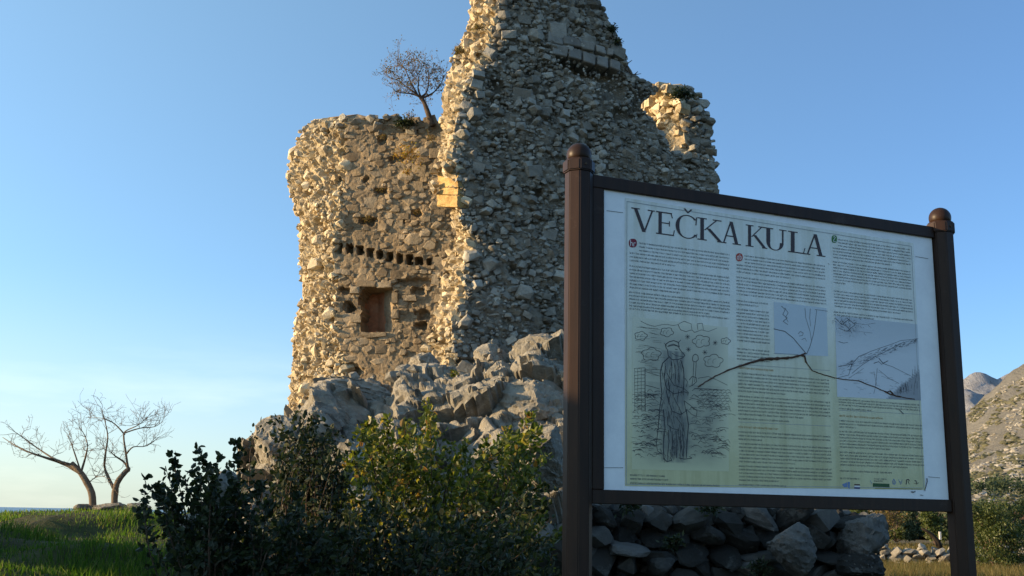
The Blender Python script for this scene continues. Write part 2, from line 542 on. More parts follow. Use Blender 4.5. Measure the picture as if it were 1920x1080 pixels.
def build_mountain(name, px0, px1, prof, ridge, D0, D1, mat, amp, seed, nx=150, ny=110):
    """a slope built in true distance: prof = (share of the way up, metres) ; ridge = pixel height of its crest"""
    V = []
    for j in range(ny):
        f = j / (ny - 1)
        D = D0 * (D1 / D0) ** f
        for i in range(nx):
            px = px0 + (px1 - px0) * i / (nx - 1)
            d = ray(px, 960)
            x, y = d.x / d.y * D, D
            top = lerp_table(px, ridge)
            hz = 966.6 + 0.0182 * (px - 960)
            e = (hz - top) * lerp_table(f, prof) / 1.0
            z = 1.6 + e / (FPX * 0.98) * D
            k = min(1, max(0, f * 1.6 - 0.12)) * D * amp
            q = Vector((x, y, seed * 100)) / (D1 * 0.16)
            r = 0.0
            a = 1.0
            for _ in range(6):
                r += a * (0.55 - abs(noise.noise(q)) * 1.8)
                q = q * 2.07
                a *= 0.52
            V.append((x, y, z + k * (r - (.75 if name == 'hill' else .35))))
    GRID[name] = (np.array(V).reshape(ny, nx, 3), px0, px1)
    # back slope
    for i in range(nx):
        v = V[(ny - 1) * nx + i]
        V.append((v[0] * 1.3, v[1] * 1.3, -60))
    idx = np.arange(nx * (ny + 1)).reshape(ny + 1, nx)
    F = np.stack([idx[:-1, :-1], idx[:-1, 1:], idx[1:, 1:], idx[1:, :-1]], -1).reshape(-1, 4)
    return link(name, mesh_data(name, V, F, mat, True), kind='structure')


build_mountain('hill', 1250, 2700, [(0, -0.16), (0.22, 0.03), (0.36, 0.19), (0.5, 0.33), (0.75, 0.68), (1.0, 1.0)],
               [(1250, 955), (1600, 905), (1800, 790), (1850, 752), (1920, 708), (2050, 640), (2300, 560), (2700, 620)], 140, 2300,
               mountain_mat('scrubby_limestone_slope', (0.215, 0.205, 0.18), (0.10, 0.095, 0.06), 1.3, 0.56), 0.016, 1)
build_mountain('mountain', 1150, 2700, [(0, 0.0), (0.5, 0.55), (1.0, 1.0)],
               [(1150, 950), (1400, 860), (1600, 765), (1740, 722), (1806, 716), (1830, 708), (1845, 712), (1868, 722), (1890, 736), (1920, 742), (2100, 705), (2700, 730)], 2600, 4600,
               mountain_mat('hazy_limestone_ridge', (0.31, 0.315, 0.335), (0.17, 0.175, 0.18), 0.8, 0.53), 0.030, 2)  # distance haze is put into the pale bluish rock colour


# ------------------------------------------------------------------ rock meshes
def hull_rock(n, flat=0.0, seed=0):
    r = random.Random(seed)
    bm = bmesh.new()
    if flat:      # blocky: jittered box corners plus a few face points
        for sx in (-.5, .5):
            for sy in (-.5, .5):
                for sz in (-.5, .5):
                    bm.verts.new((sx * r.uniform(.72, 1.05), sy * r.uniform(.72, 1.05), sz * r.uniform(.8, 1.0)))
        for _ in range(n):
            v = Vector((r.uniform(-1, 1), r.uniform(-1, 1), r.uniform(-1, 1)))
            v = v / max(abs(c) for c in v) * 0.5
            bm.verts.new((v.x * r.uniform(.85, 1.05), v.y * r.uniform(.85, 1.05), v.z * r.uniform(.9, 1.1)))
    else:
        for _ in range(n):
            v = Vector((r.gauss(0, 1), r.gauss(0, 1), r.gauss(0, 1))).normalized() * r.uniform(.40, .60)
            bm.verts.new(v)
    bmesh.ops.convex_hull(bm, input=bm.verts)
    loose = [v for v in bm.verts if not v.link_faces]
    bmesh.ops.delete(bm, geom=loose, context='VERTS')
    bmesh.ops.triangulate(bm, faces=bm.faces)
    bm.verts.ensure_lookup_table()
    bm.verts.index_update()
    v = np.array([tuple(q.co) for q in bm.verts], dtype=np.float32)
    f = np.array([[q.index for q in fc.verts] for fc in bm.faces], dtype=np.int32)
    bm.free()
    return v, f


ANG = [hull_rock(14, 0, 100 + i) for i in range(12)]
BLK = [hull_rock(7, 1, 200 + i) for i in range(10)]


def slab_rock(seed):
    r = random.Random(seed)
    k = r.choice((5, 6, 6, 7))
    ang = sorted((i + r.uniform(-.32, .32)) * 2 * math.pi / k for i in range(k))
    rad = [r.uniform(.44, .60) for _ in range(k)]
    bm = bmesh.new()
    for z, sc in ((-.5, .95), (r.uniform(.12, .3), 1.0), (.5, r.uniform(.62, .82))):
        for a, q in zip(ang, rad):
            e = sc * (q if z < .4 else q * r.uniform(.8, 1.1))
            bm.verts.new((e * math.cos(a), e * math.sin(a), z + r.uniform(-.10, .10)))
    bmesh.ops.convex_hull(bm, input=bm.verts)
    bmesh.ops.delete(bm, geom=[v for v in bm.verts if not v.link_faces], context='VERTS')
    bmesh.ops.triangulate(bm, faces=bm.faces)
    bm.verts.ensure_lookup_table(); bm.verts.index_update()
    v = np.array([tuple(q.co) for q in bm.verts], dtype=np.float32)
    f = np.array([[q.index for q in fc.verts] for fc in bm.faces], dtype=np.int32)
    bm.free()
    return v, f


SLB = [slab_rock(300 + i) for i in range(14)]
VARIANTS = ANG + BLK + SLB
N_ANG, N_BLK = len(ANG), len(ANG) + len(BLK)


class Stones:
    """a heap of single stones: each a (variant, matrix, material) ; the largest become parts, the rest one part"""
    def __init__(self):
        self.s = []
        self.shared = {}

    def add(self, var, M, mat, size, vis=True):
        self.s.append((var, M, mat, size, vis))

    def emit(self, parent, name, limit, rest_name, minsize=0.0):
        order = sorted(range(len(self.s)), key=lambda i: -(self.s[i][3] if self.s[i][4] else self.s[i][3] * 0.01))
        big = [i for i in order[:limit] if self.s[i][3] >= minsize]
        bigset = set(big)
        inv = Matrix.Translation(-parent.location)
        for i in big:
            var, M, mat, size, vis = self.s[i]
            key = (var, mat.name)
            if key not in self.shared:
                v, f = VARIANTS[var]
                self.shared[key] = mesh_data(name, v, f, mat)
            o = bpy.data.objects.new(name, self.shared[key])
            COL.objects.link(o)
            o.parent = parent
            o.matrix_parent_inverse = inv
            o.matrix_basis = M
        rest = {}
        for i in order:
            if i not in bigset:
                rest.setdefault(self.s[i][2].name, []).append(self.s[i])
        if rest:
            vs, fs, mi, n = [], [], [], 0
            mats = []
            for mname, lst in rest.items():
                mats.append(lst[0][2])
                for var, M, mat, size, vis in lst:
                    v, f = VARIANTS[var]
                    A = np.array(M, dtype=np.float32)
                    vs.append(v @ A[:3, :3].T + A[:3, 3])
                    fs.append(f + n)
                    mi.append(np.full(len(f), len(mats) - 1, dtype=np.int32))
                    n += len(v)
            me = mesh_data(rest_name, np.concatenate(vs), np.concatenate(fs))
            for q in mats: me.materials.append(q)
            me.polygons.foreach_set('material_index', np.concatenate(mi)[:len(me.polygons)])
            link(rest_name, me, parent, kind='stuff')


def frame_matrix(p, n, up=Vector((0, 0, 1)), dims=(1, 1, 1), roll=0.0, tilt=(0, 0)):
    n = Vector(n).normalized()
    x = up.cross(n)
    if x.length < 1e-3: x = Vector((1, 0, 0))
    x.normalize()
    y = n.cross(x)
    R = Matrix((x, y, n)).transposed()
    R = R @ Matrix.Rotation(roll, 3, 'Z') @ Matrix.Rotation(tilt[0], 3, 'X') @ Matrix.Rotation(tilt[1], 3, 'Y')
    M = (R @ Matrix.Diagonal(Vector(dims))).to_4x4()
    M.translation = p
    return M


# ------------------------------------------------------------------ the tower: lofted masonry
N_FW = Vector((0.35, -0.94, 0)).normalized()
P_FW = at(870, 500, 20.0)
N_LW = Vector((-0.11, -0.994, 0)).normalized()
P_LW = at(640, 480, 22.6)

FW_ROWS = [  # y, x of the back left edge, x of the front left edge, x of the right edge
    (-70, 896, 945, 1100), (-40, 892, 941, 1110), (0, 885, 936, 1119), (30, 880, 930, 1130), (60, 872, 926, 1148), (85, 862, 922, 1160), (105, 852, 916, 1168),
    (130, 844, 890, 1174), (146, 841, 881, 1192), (156, 840, 876, 1218), (168, 838, 871, 1230), (178, 836, 868, 1222), (190, 835, 865, 1206), (205, 835, 861, 1204), (230, 833, 857, 1222), (260, 829, 853, 1243), (285, 827, 850, 1258),
    (296, 826, 850, 1300), (302, 826, 851, 1332), (330, 836, 856, 1337), (360, 842, 860, 1338), (395, 852, 862, 1338), (420, 855, 864, 1338), (440, 857, 886, 1338),
    (470, 850, 888, 1338), (490, 832, 874, 1338), (510, 826, 868, 1338), (540, 829, 872, 1338), (565, 834, 874, 1338), (585, 830, 856, 1338), (610, 818, 848, 1338),
    (640, 800, 850, 1338), (665, 789, 852, 1338), (700, 782, 852, 1338), (760, 775, 850, 1338), (860, 770, 850, 1338)]
LW_ROWS = [  # y, x of the outer left edge, x of the inner left corner, x right
    (222, 612, 655, 700), (230, 588, 652, 880), (245, 572, 652, 915), (262, 558, 651, 920), (290, 546, 650, 920), (335, 543, 650, 920), (370, 548, 647, 920), (400, 558, 642, 920),
    (440, 565, 633, 920), (470, 568, 628, 920), (520, 566, 634, 920), (560, 567, 632, 920), (590, 556, 632, 920), (640, 552, 638, 920), (700, 545, 652, 920), (755, 540, 655, 920), (860, 535, 655, 920)]
RW_ROWS = [  # y, x left (hidden), x corner, x right
    (162, 1160, 1240, 1264), (170, 1150, 1260, 1288), (180, 1145, 1272, 1304), (195, 1145, 1276, 1316), (215, 1145, 1278, 1323), (245, 1145, 1282, 1329), (275, 1145, 1284, 1335),
    (305, 1145, 1286, 1337), (380, 1145, 1286, 1337), (700, 1145, 1286, 1337)]


def fw_ring(y, r):
    bl, fl, xr = r
    pts = [(on_plane(bl, y, P_FW, N_FW, 0.85), 'end'), (on_plane(fl, y, P_FW, N_FW), 'face')]
    mx = (fl + xr) / 2
    # a slight belly in the rubble face
    pts += [(on_plane(fl + (xr - fl) * 0.33, y, P_FW, N_FW, -0.10), 'face'), (on_plane(fl + (xr - fl) * 0.68, y, P_FW, N_FW, -0.05), 'face'),
            (on_plane(xr, y, P_FW, N_FW, 0.08), 'side'), (on_plane(xr - 6, y, P_FW, N_FW, 0.32), 'back'), (on_plane(mx, y, P_FW, N_FW, 0.75), 'back')]
    return pts


def lw_ring(y, r):
    bl, fl, xr = r
    mid = bl + (fl - bl) * 0.45
    return [(on_plane(bl, y, P_LW, N_LW, 1.0), 'end'), (on_plane(mid, y, P_LW, N_LW, 0.34), 'end'), (on_plane(fl, y, P_LW, N_LW), 'face'),
            (on_plane(fl + (xr - fl) * 0.5, y, P_LW, N_LW), 'face'), (on_plane(xr, y, P_LW, N_LW), 'side'), (on_plane(xr, y, P_LW, N_LW, 1.1), 'back'), (on_plane(bl + 40, y, P_LW, N_LW, 1.3), 'back')]


def rw_ring(y, r):
    xl, xc, xr = r
    return [(at(xl, y, 25.0), 'end'), (on_plane(xc, y, P_FW, N_FW, 0.80), 'side2'), (on_plane(xr, y, P_FW, N_FW, 0.85), 'back'), (on_plane(xr - 30, y, P_FW, N_FW, 2.6), 'back')]


def ring_at(rows, fn, y):
    return fn(y, lerp_table(y, rows))


BEAMS = [(633, 466, 9, 10), (655, 466, 6.5, 9.5), (675, 470, 6.5, 9.5), (694, 474, 6, 9), (712, 477, 6.5, 8.5), (730, 481, 6, 9), (749, 485, 6, 11), (768, 487, 6, 11), (786, 489, 7, 8), (804, 491, 5, 6)]
PITS = [(690, 413, 14, 7, .22), (655, 576, 9, 9, .28), (716, 262, 8, 8, .16), (715, 358, 11, 6, .16), (782, 400, 9, 6, .16), (745, 298, 16, 6, .12), (684, 337, 6, 5, .12),
        (795, 590, 14, 9, .16), (790, 610, 10, 6, .2), (785, 545, 12, 8, .16), (780, 528, 40, 7, .12), (758, 460, 5, 5, .1), (656, 695, 22, 12, .25), (640, 545, 25, 4, .12), (757, 412, 5, 6, .1)]


def lw_hole(px, py):
    """depth cut into the inner face of the tower: joist sockets, the window niche, pits"""
    d = 0.0
    for cx, cy, hw, hh in BEAMS:
        jx, jy = 2.2 * noise.noise(Vector((px * .2, py * .2, cx))), 2.2 * noise.noise(Vector((px * .2, py * .2, cx + 5)))
        if abs(px + jx - cx) < hw * .86 and abs(py + jy - cy) < hh * .9: d = max(d, 0.28 + .012 * (int(cx) % 11))
    wob = 5.0 * noise.noise(Vector((px * 0.07, py * 0.09, 0)))
    if 676 + wob < px < 735 + wob * .4 and 541 + wob * .6 < py < 621 + wob * .5: d = max(d, min(0.62, 0.04 + (738 - px) * 0.014))
    if 672 + wob < px < 690 and 556 < py < 572: d = max(d, 0.5)
    for cx, cy, hw, hh, dd in PITS:
        wx, wy = 5 * noise.noise(Vector((px * .11, py * .11, 3))), 5 * noise.noise(Vector((px * .11, py * .11, 13)))
        q = ((px + wx - cx) / hw) ** 2 + ((py + wy - cy) / hh) ** 2
        if q < 1.6: d = max(d, dd * (1.2 if q < .8 else .7) * (1 - q / 1.6) ** 0.5)
    return d


FW_PITS = [(1105, 128, 52, 17, .40, .32), (1150, 172, 22, 16, .30, 0), (930, 162, 14, 12, .25, 0), (1000, 130, 18, 10, .15, 0), (1200, 190, 20, 26, .2, 0), (1010, 360, 10, 7, .2, 0),
           (960, 505, 7, 7, .2, 0), (900, 545, 9, 6, .15, 0), (985, 420, 20, 6, .14, 0), (1165, 215, 25, 12, .2, 0), (870, 690, 20, 16, .25, 0), (1080, 200, 20, 10, .12, 0), (945, 260, 18, 8, .12, 0)]


def fw_hole(px, py):
    """hollows in the rubble face: under the dressed stones and where stones have dropped out"""
    d = 0.01 + 0.045 * noise.noise(Vector((px * .05, py * .05, 7)))
    for cx, cy, hw, hh, dd, sl in FW_PITS:
        q = ((px - cx) / hw) ** 2 + ((py - cy - (px - cx) * sl) / hh) ** 2
        if q < 1.5: d = max(d, dd * (1 - q / 1.5) ** .5)
    return d


def loft(name, rows, fn, y_step, seg, mats, tagmat, amp, parent, hole=None, coarse=None):
    y0, y1 = rows[0][0], rows[-1][0]
    ys = list(np.arange(y0, y1 + 0.1, y_step))
    base = ring_at(rows, fn, (y0 + y1) / 2)
    n = len(base)
    counts = []
    for k in range(n):
        L = (base[(k + 1) % n][0] - base[k][0]).length
        s = seg if base[k][1] not in ('back',) else 0.25
        if coarse and base[k][1] in coarse: s = coarse[base[k][1]]
        counts.append(max(2, int(L / s)))
    tags = []
    V, P = [], []
    for y in ys:
        rg = ring_at(rows, fn, y)
        for k in range(n):
            a, c = rg[k][0], rg[(k + 1) % n][0]
            for q in range(counts[k]):
                V.append(a.lerp(c, q / counts[k]))
    per = sum(counts)
    for k in range(n): tags += [base[k][1]] * counts[k]
    ny = len(ys)
    V0 = np.array([tuple(v) for v in V], dtype=np.float64).reshape(ny, per, 3)
    # outward horizontal normals, smoothed round the corners
    t = np.roll(V0, -2, 1) - np.roll(V0, 2, 1)
    nrm = np.stack([t[..., 1], -t[..., 0], np.zeros_like(t[..., 0])], -1)
    nrm /= np.maximum(np.linalg.norm(nrm, axis=-1, keepdims=True), 1e-6)
    ctr = V0.mean(axis=1, keepdims=True)
    if ((V0 - ctr) * nrm).sum() < 0: nrm = -nrm
    V1 = V0.copy()
    for j in range(ny):
        for i in range(per):
            tg = tags[i]
            p = Vector(V0[j, i])
            if tg == 'back':
                continue
            a = amp.get(tg, 0.08)
            if tg == 'end':
                r1 = 1 - abs(noise.noise(p * 4.2 + Vector((9, 3, 1)))) * 2.2
                d = a * (0.9 * noise.noise(p * 1.3) + 0.9 * r1 + 0.7 * noise.noise(p * 8.5) + 0.5 * noise.noise(p * 19.0) - 0.4)
                V1[j, i] += nrm[j, i] * d
                V1[j, i, 2] += 0.4 * a * noise.noise(p * 5.0 + Vector((11, 0, 0)))
                continue
            d = a * (0.9 * noise.noise(p * 1.3) + 0.8 * noise.noise(p * 3.4 + Vector((5, 2, 8))) + 0.5 * noise.noise(p * 8.5) + 0.35 * noise.noise(p * 17.0))
            if hole is not None and tg == 'face':
                hx, hy, _ = proj(p)
                d -= hole(hx, hy)
            V1[j, i] += nrm[j, i] * d
            V1[j, i, 2] += 0.25 * a * noise.noise(p * 3.0 + Vector((11, 0, 0)))
    idx = np.arange(ny * per).reshape(ny, per)
    nxt = np.roll(idx, -1, 1)
    F = np.stack([idx[:-1], idx[1:], nxt[1:], nxt[:-1]], -1).reshape(-1, 4)
    me = mesh_data(name, V1.reshape(-1, 3), F)
    # cap
    bm = bmesh.new(); bm.from_mesh(me)
    bm.verts.ensure_lookup_table()
    for rowi in (0, ny - 1):
        c = bm.verts.new(V1[rowi].mean(axis=0) + np.array([0, 0, 0.10 if rowi == 0 else 0]))
        bm.verts.ensure_lookup_table()
        for i in range(per):
            vs = (bm.verts[rowi * per + i], bm.verts[rowi * per + (i + 1) % per], c)
            try: bm.faces.new(vs)
            except ValueError: pass
        bm.verts.ensure_lookup_table()
    bmesh.ops.recalc_face_normals(bm, faces=bm.faces)
    bm.to_mesh(me); bm.free()
    for mm in mats: me.materials.append(mm)
    mi = np.zeros(len(me.polygons), dtype=np.int32)
    rowmi = np.array([tagmat.get(tg, 0) for tg in tags], dtype=np.int32)
    mi[:(ny - 1) * per] = np.tile(rowmi, ny - 1)
    if len(mats) > 2:   # red colour stands in for the warm light inside the niche
        cen = V0[:-1].reshape(-1, 3)
        dv = np.abs(((V1 - V0) * nrm).sum(-1))[:-1].reshape(-1)
        for q in np.nonzero(dv > 0.4)[0]:
            hx, hy, _ = proj(cen[q])
            if hx > 668 and hx < 740 and 535 < hy < 625: mi[q] = 2
    me.polygons.foreach_set('material_index', mi)
    return link(name, me, parent)


tower = thing('ruined_tower', 'tall ruined stone tower with a broken open corner, behind the information board', 'ruined tower', (0, 21, 3.7))
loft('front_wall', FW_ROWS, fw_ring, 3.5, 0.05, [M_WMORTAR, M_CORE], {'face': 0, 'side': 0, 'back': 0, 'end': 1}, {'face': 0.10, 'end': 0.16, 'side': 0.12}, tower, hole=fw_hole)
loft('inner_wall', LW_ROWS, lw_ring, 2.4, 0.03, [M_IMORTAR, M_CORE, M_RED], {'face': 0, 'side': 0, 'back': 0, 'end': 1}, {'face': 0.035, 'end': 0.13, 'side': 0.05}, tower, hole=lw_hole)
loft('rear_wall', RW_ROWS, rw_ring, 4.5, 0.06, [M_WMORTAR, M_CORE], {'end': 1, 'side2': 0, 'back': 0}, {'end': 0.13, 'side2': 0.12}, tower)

SIGN_POLY = [(1054, 300), (1118, 300), (1120, 335), (1742, 430), (1790, 440), (1800, 1080), (1054, 1080)]
st = Stones()


def rubble_pack(rows, fn, tags, mat, sizes, prot, depth, kinds, ymin=None, ymax=None, hole=None, tight=0.80, asp=(.5, .85), tilt=.16, roll=.2, hole_max=.12):
    """stones of falling size thrown at the wall, each kept where it meets no other"""
    cells = {}
    y0 = rows[0][0] + 3 if ymin is None else ymin
    y1 = rows[-1][0] if ymax is None else ymax
    for (w0, w1, tries) in sizes:
        for _ in range(tries):
            y = random.uniform(y0, y1)
            rg = ring_at(rows, fn, y)
            ks = [k for k in range(len(rg)) if rg[k][1] in tags]
            ls = [(rg[(k + 1) % len(rg)][0] - rg[k][0]).length for k in ks]
            k = random.choices(ks, ls)[0]
            a, c = rg[k][0], rg[(k + 1) % len(rg)][0]
            t = (c - a).normalized()
            nn = Vector((t.y, -t.x, 0)).normalized()
            p0 = a.lerp(c, random.random())
            w = random.uniform(w0, w1)
            h = w * random.uniform(*asp)
            q = Vector((p0.x, p0.y, p0.z * 1.45))
            cell = (int(q.x // .5), int(q.y // .5), int(q.z // .5))
            hit = False
            for dx in (-1, 0, 1):
                for dy in (-1, 0, 1):
                    for dz in (-1, 0, 1):
                        for (o, ow) in cells.get((cell[0] + dx, cell[1] + dy, cell[2] + dz), ()):
                            if (o - q).length < (w + ow) * .5 * tight:
                                hit = True; break
                        if hit: break
                    if hit: break
                if hit: break
            if hit: continue
            hx, hy, z = proj(p0)
            if hole is not None:
                rx, ry = w * 50, h * 50
                if max(hole(hx + i_ * rx / 2, hy + j_ * ry / 2) for i_ in (-2, -1, 0, 1, 2) for j_ in (-2, -1, 0, 1, 2)) > hole_max: continue
            cells.setdefault(cell, []).append((q, w))
            p = p0 + nn * (random.uniform(*prot) + 0.05 * noise.noise(p0 * 1.3))
            var = random.choice(random.choice(kinds))
            g = 1.15 if var < N_ANG else 1.02
            M = frame_matrix(p, nn, dims=(w * g, h * g * 1.05, min(depth, w * 1.1) * random.uniform(.8, 1.2)), roll=random.gauss(0, roll), tilt=(random.gauss(0, tilt), random.gauss(0, tilt)))
            vis = (not in_poly(hx, hy, SIGN_POLY)) and hy > -10 and hy < 740
            if fn is lw_ring and hx > 845: vis = False
            st.add(var, M, mat, w * h, vis)


ANGS, BLKS, SLBS = range(N_ANG), range(N_ANG, N_BLK), range(N_BLK, len(VARIANTS))
rubble_pack(FW_ROWS, fw_ring, ('face', 'side'), M_WEATHER, [(.30, .40, 40), (.21, .29, 260), (.15, .21, 1300), (.10, .15, 4200), (.06, .10, 10000)], (-.075, .045), .28, (ANGS, SLBS, SLBS, BLKS), hole=fw_hole, tight=.74, tilt=.24, roll=.3, hole_max=.17)
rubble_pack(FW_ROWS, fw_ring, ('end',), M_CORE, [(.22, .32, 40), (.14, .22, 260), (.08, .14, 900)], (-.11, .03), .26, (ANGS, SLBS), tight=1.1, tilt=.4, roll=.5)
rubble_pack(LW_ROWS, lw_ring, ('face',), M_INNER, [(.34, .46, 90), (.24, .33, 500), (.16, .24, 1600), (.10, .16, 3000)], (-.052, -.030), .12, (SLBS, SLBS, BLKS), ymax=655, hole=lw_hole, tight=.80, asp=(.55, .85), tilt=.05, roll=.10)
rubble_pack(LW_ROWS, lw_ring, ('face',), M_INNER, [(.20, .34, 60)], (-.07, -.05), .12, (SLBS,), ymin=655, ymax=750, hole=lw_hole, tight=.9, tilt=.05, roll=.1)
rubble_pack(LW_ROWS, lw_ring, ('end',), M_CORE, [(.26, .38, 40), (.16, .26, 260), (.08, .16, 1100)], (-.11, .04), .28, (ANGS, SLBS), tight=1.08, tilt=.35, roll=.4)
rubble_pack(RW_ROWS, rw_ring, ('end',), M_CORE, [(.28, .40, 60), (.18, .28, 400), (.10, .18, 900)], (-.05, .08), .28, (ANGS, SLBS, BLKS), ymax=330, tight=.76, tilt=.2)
rubble_pack(RW_ROWS, rw_ring, ('side2',), M_WEATHER, [(.24, .34, 60), (.16, .24, 400), (.09, .16, 900)], (-.04, .10), .28, (ANGS, SLBS), ymax=340, tight=.76, tilt=.25)
# loose stones along the broken tops
for rows, fn, nn_, mat in ((LW_ROWS, lw_ring, 46, M_WEATHER), (RW_ROWS, rw_ring, 26, M_WEATHER)):
    for q in range(nn_):
        yy = rows[0][0] + random.choice((0, 2, 8, 14, 22))
        rg = ring_at(rows, fn, yy)
        k = random.randrange(len(rg) - 1)
        p = rg[k][0].lerp(rg[k + 1][0], random.random()) + Vector((0, 0, random.uniform(-.06, .03)))
        w = random.uniform(.14, .32)
        hx, hy, z = proj(p)
        M = frame_matrix(p, Vector((random.uniform(-.4, .4), -1, .3)), dims=(w, w * .7, w), roll=random.gauss(0, .4), tilt=(random.gauss(0, .4), random.gauss(0, .4)))
        st.add(random.randrange(N_ANG), M, mat, w * w * .7, not in_poly(hx, hy, SIGN_POLY) and not (fn is lw_ring and hx > 830))
for q in range(14):   # jagged right hand edge of the high wall
    yy = random.uniform(0, 290)
    rg = fw_ring(yy, lerp_table(yy, FW_ROWS))
    p = rg[4][0].lerp(rg[5][0], random.random() * .6)
    w = random.uniform(.12, .26)
    M = frame_matrix(p, N_FW, dims=(w, w * .6, w), roll=random.gauss(0, .3), tilt=(random.gauss(0, .3), random.gauss(0, .3)))
    st.add(random.randrange(N_ANG), M, M_WEATHER, w * w * .6, True)
for (x, y, w, h) in ((690, 533, .46, .15), (722, 535, .40, .14), (741, 560, .16, .26), (742, 590, .18, .24), (669, 598, .22, .2), (666, 545, .24, .18), (704, 629, .5, .10), (770, 560, .28, .14)):
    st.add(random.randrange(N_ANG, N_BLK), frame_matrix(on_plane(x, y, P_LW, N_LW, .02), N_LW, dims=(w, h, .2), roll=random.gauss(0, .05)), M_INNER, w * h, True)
st.emit(tower, 'stone', 300, 'small_stones')

# small chips and broken mortar filling the joints
chips = Stones()


def chip_fill(rows, fn, tags, count, mat, size, prot):
    y0, y1 = rows[0][0] + 3, min(rows[-1][0], 745)
    for _ in range(count):
        y = random.uniform(y0, y1)
        rg = ring_at(rows, fn, y)
        ks = [k for k in range(len(rg)) if rg[k][1] in tags]
        ls = [(rg[(k + 1) % len(rg)][0] - rg[k][0]).length for k in ks]
        k = random.choices(ks, ls)[0]
        a, c = rg[k][0], rg[(k + 1) % len(rg)][0]
        t = (c - a).normalized()
        nn = Vector((t.y, -t.x, 0))
        p = a.lerp(c, random.random())
        p = p + nn * (random.uniform(*prot) + 0.07 * noise.noise(p * 1.3))
        w = random.uniform(*size)
        M = frame_matrix(p, nn, dims=(w, w * random.uniform(.5, .9), w), roll=random.uniform(-3, 3), tilt=(random.gauss(0, .5), random.gauss(0, .5)))
        chips.add(random.randrange(N_ANG), M, mat, w * w, True)


chip_fill(FW_ROWS, fw_ring, ('face', 'side'), 4200, M_WEATHER, (0.03, 0.09), (-0.03, 0.045))
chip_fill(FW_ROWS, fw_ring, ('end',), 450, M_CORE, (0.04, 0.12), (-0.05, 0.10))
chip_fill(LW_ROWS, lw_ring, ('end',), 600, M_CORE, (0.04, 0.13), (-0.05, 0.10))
chip_fill(RW_ROWS, rw_ring, ('end', 'side2'), 300, M_WEATHER, (0.05, 0.12), (-0.02, 0.08))
chips.emit(tower, 'chip', 0, 'rubble_fill')

# ashlar band high on the front: remains of a vault springing, set proud with a hollow beneath
def ashlar(cells, off0, off1, mat):
    for (x0, y0, x1, y1, dy) in cells:
        q = [on_plane(x0, y0, P_FW, N_FW, off1), on_plane(x1, y0 + dy, P_FW, N_FW, off1), on_plane(x1, y1 + dy, P_FW, N_FW, off1), on_plane(x0, y1, P_FW, N_FW, off1)]
        bmv = [p + Vector((random.uniform(-.02, .02), random.uniform(-.03, .03), random.uniform(-.022, .022))) for p in q]
        back = [p - N_FW * (off0 - off1) for p in bmv]
        me = mesh_data('dressed_stone', [tuple(p) for p in bmv + back], [(0, 3, 2, 1), (4, 5, 6, 7), (0, 1, 5, 4), (1, 2, 6, 5), (2, 3, 7, 6), (3, 0, 4, 7)])
        bm = bmesh.new(); bm.from_mesh(me)
        bmesh.ops.bevel(bm, geom=list(bm.edges), offset=0.018, segments=1, affect='EDGES')
        bmesh.ops.recalc_face_normals(bm, faces=bm.faces)
        bm.to_mesh(me); bm.free()
        me.materials.append(mat)
        link('dressed_stone', me, tower)


M_ASHLAR = stone_mat('dressed_limestone', [(0, (0.20, 0.195, 0.18)), (1, (0.29, 0.28, 0.255))], (0.09, 0.085, 0.07), 1.2, 0.5, None, 0.5)
ashlar([(1029, 59, 1056, 78, 5), (1058, 65, 1090, 81, 8), (1093, 75, 1116, 90, 6), (1118, 82, 1136, 96, 5), (1139, 88, 1151, 101, 4),
        (1038, 81, 1065, 101, 6), (1067, 86, 1091, 106, 8), (1094, 95, 1117, 114, 7), (1120, 103, 1141, 121, 6), (1144, 110, 1162, 128, 7)], 0.45, -0.17, M_ASHLAR)

# ochre bedded jamb stones on the left edge
def slab(x0, y0, x1, y1, off_a, off_b, mat, name, side):
    q = [on_plane(x0, y0, P_FW, N_FW, off_b), on_plane(x1, y0 + 2, P_FW, N_FW, off_a), on_plane(x1 + side[0], y1 + 1, P_FW, N_FW, off_a), on_plane(x0 + side[1], y1, P_FW, N_FW, off_b)]
    nrm = (q[1] - q[0]).cross(q[3] - q[0]).normalized()
    if nrm.dot(EYE - q[0]) < 0: nrm = -nrm
    back = [p - nrm * 0.45 for p in q]
    me = mesh_data(name, [tuple(p) for p in q + back], [(0, 3, 2, 1), (4, 5, 6, 7), (0, 1, 5, 4), (1, 2, 6, 5), (2, 3, 7, 6), (3, 0, 4, 7)])
    bm = bmesh.new(); bm.from_mesh(me)
    bmesh.ops.subdivide_edges(bm, edges=bm.edges[:], cuts=7, use_grid_fill=True)
    for v in bm.verts:
        v.co += nrm * (0.03 * noise.noise(Vector((v.co.x * 2, v.co.y * 2, v.co.z * 22))) + 0.02 * noise.noise(v.co * 6))
    bmesh.ops.recalc_face_normals(bm, faces=bm.faces)
    bm.to_mesh(me); bm.free()
    me.materials.append(mat)
    link(name, me, tower)


slab(820, 322, 858, 350, -0.05, 0.62, M_OCHRE, 'jamb_stone', (0, 3))
slab(823, 351, 859, 364, -0.03, 0.60, M_OCHRE, 'jamb_stone', (-1, -1))
slab(819, 365, 858, 387, -0.05, 0.62, M_OCHRE, 'jamb_stone', (0, 1))
for (x, y, w) in ((812, 322, .2), (817, 345, .2), (814, 357, .17), (822, 312, .25), (840, 313, .26), (862, 318, .26), (868, 330, .2)):
    p = on_plane(x, y, P_FW, N_FW, 0.55 if x < 830 else 0.0)
    M = frame_matrix(p, Vector((-.6, -.8, 0)), dims=(w, w * .8, w * 1.2), roll=random.gauss(0, .3))
    v, f = ANG[random.randrange(N_ANG)]
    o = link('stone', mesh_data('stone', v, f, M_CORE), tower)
    o.matrix_basis = M


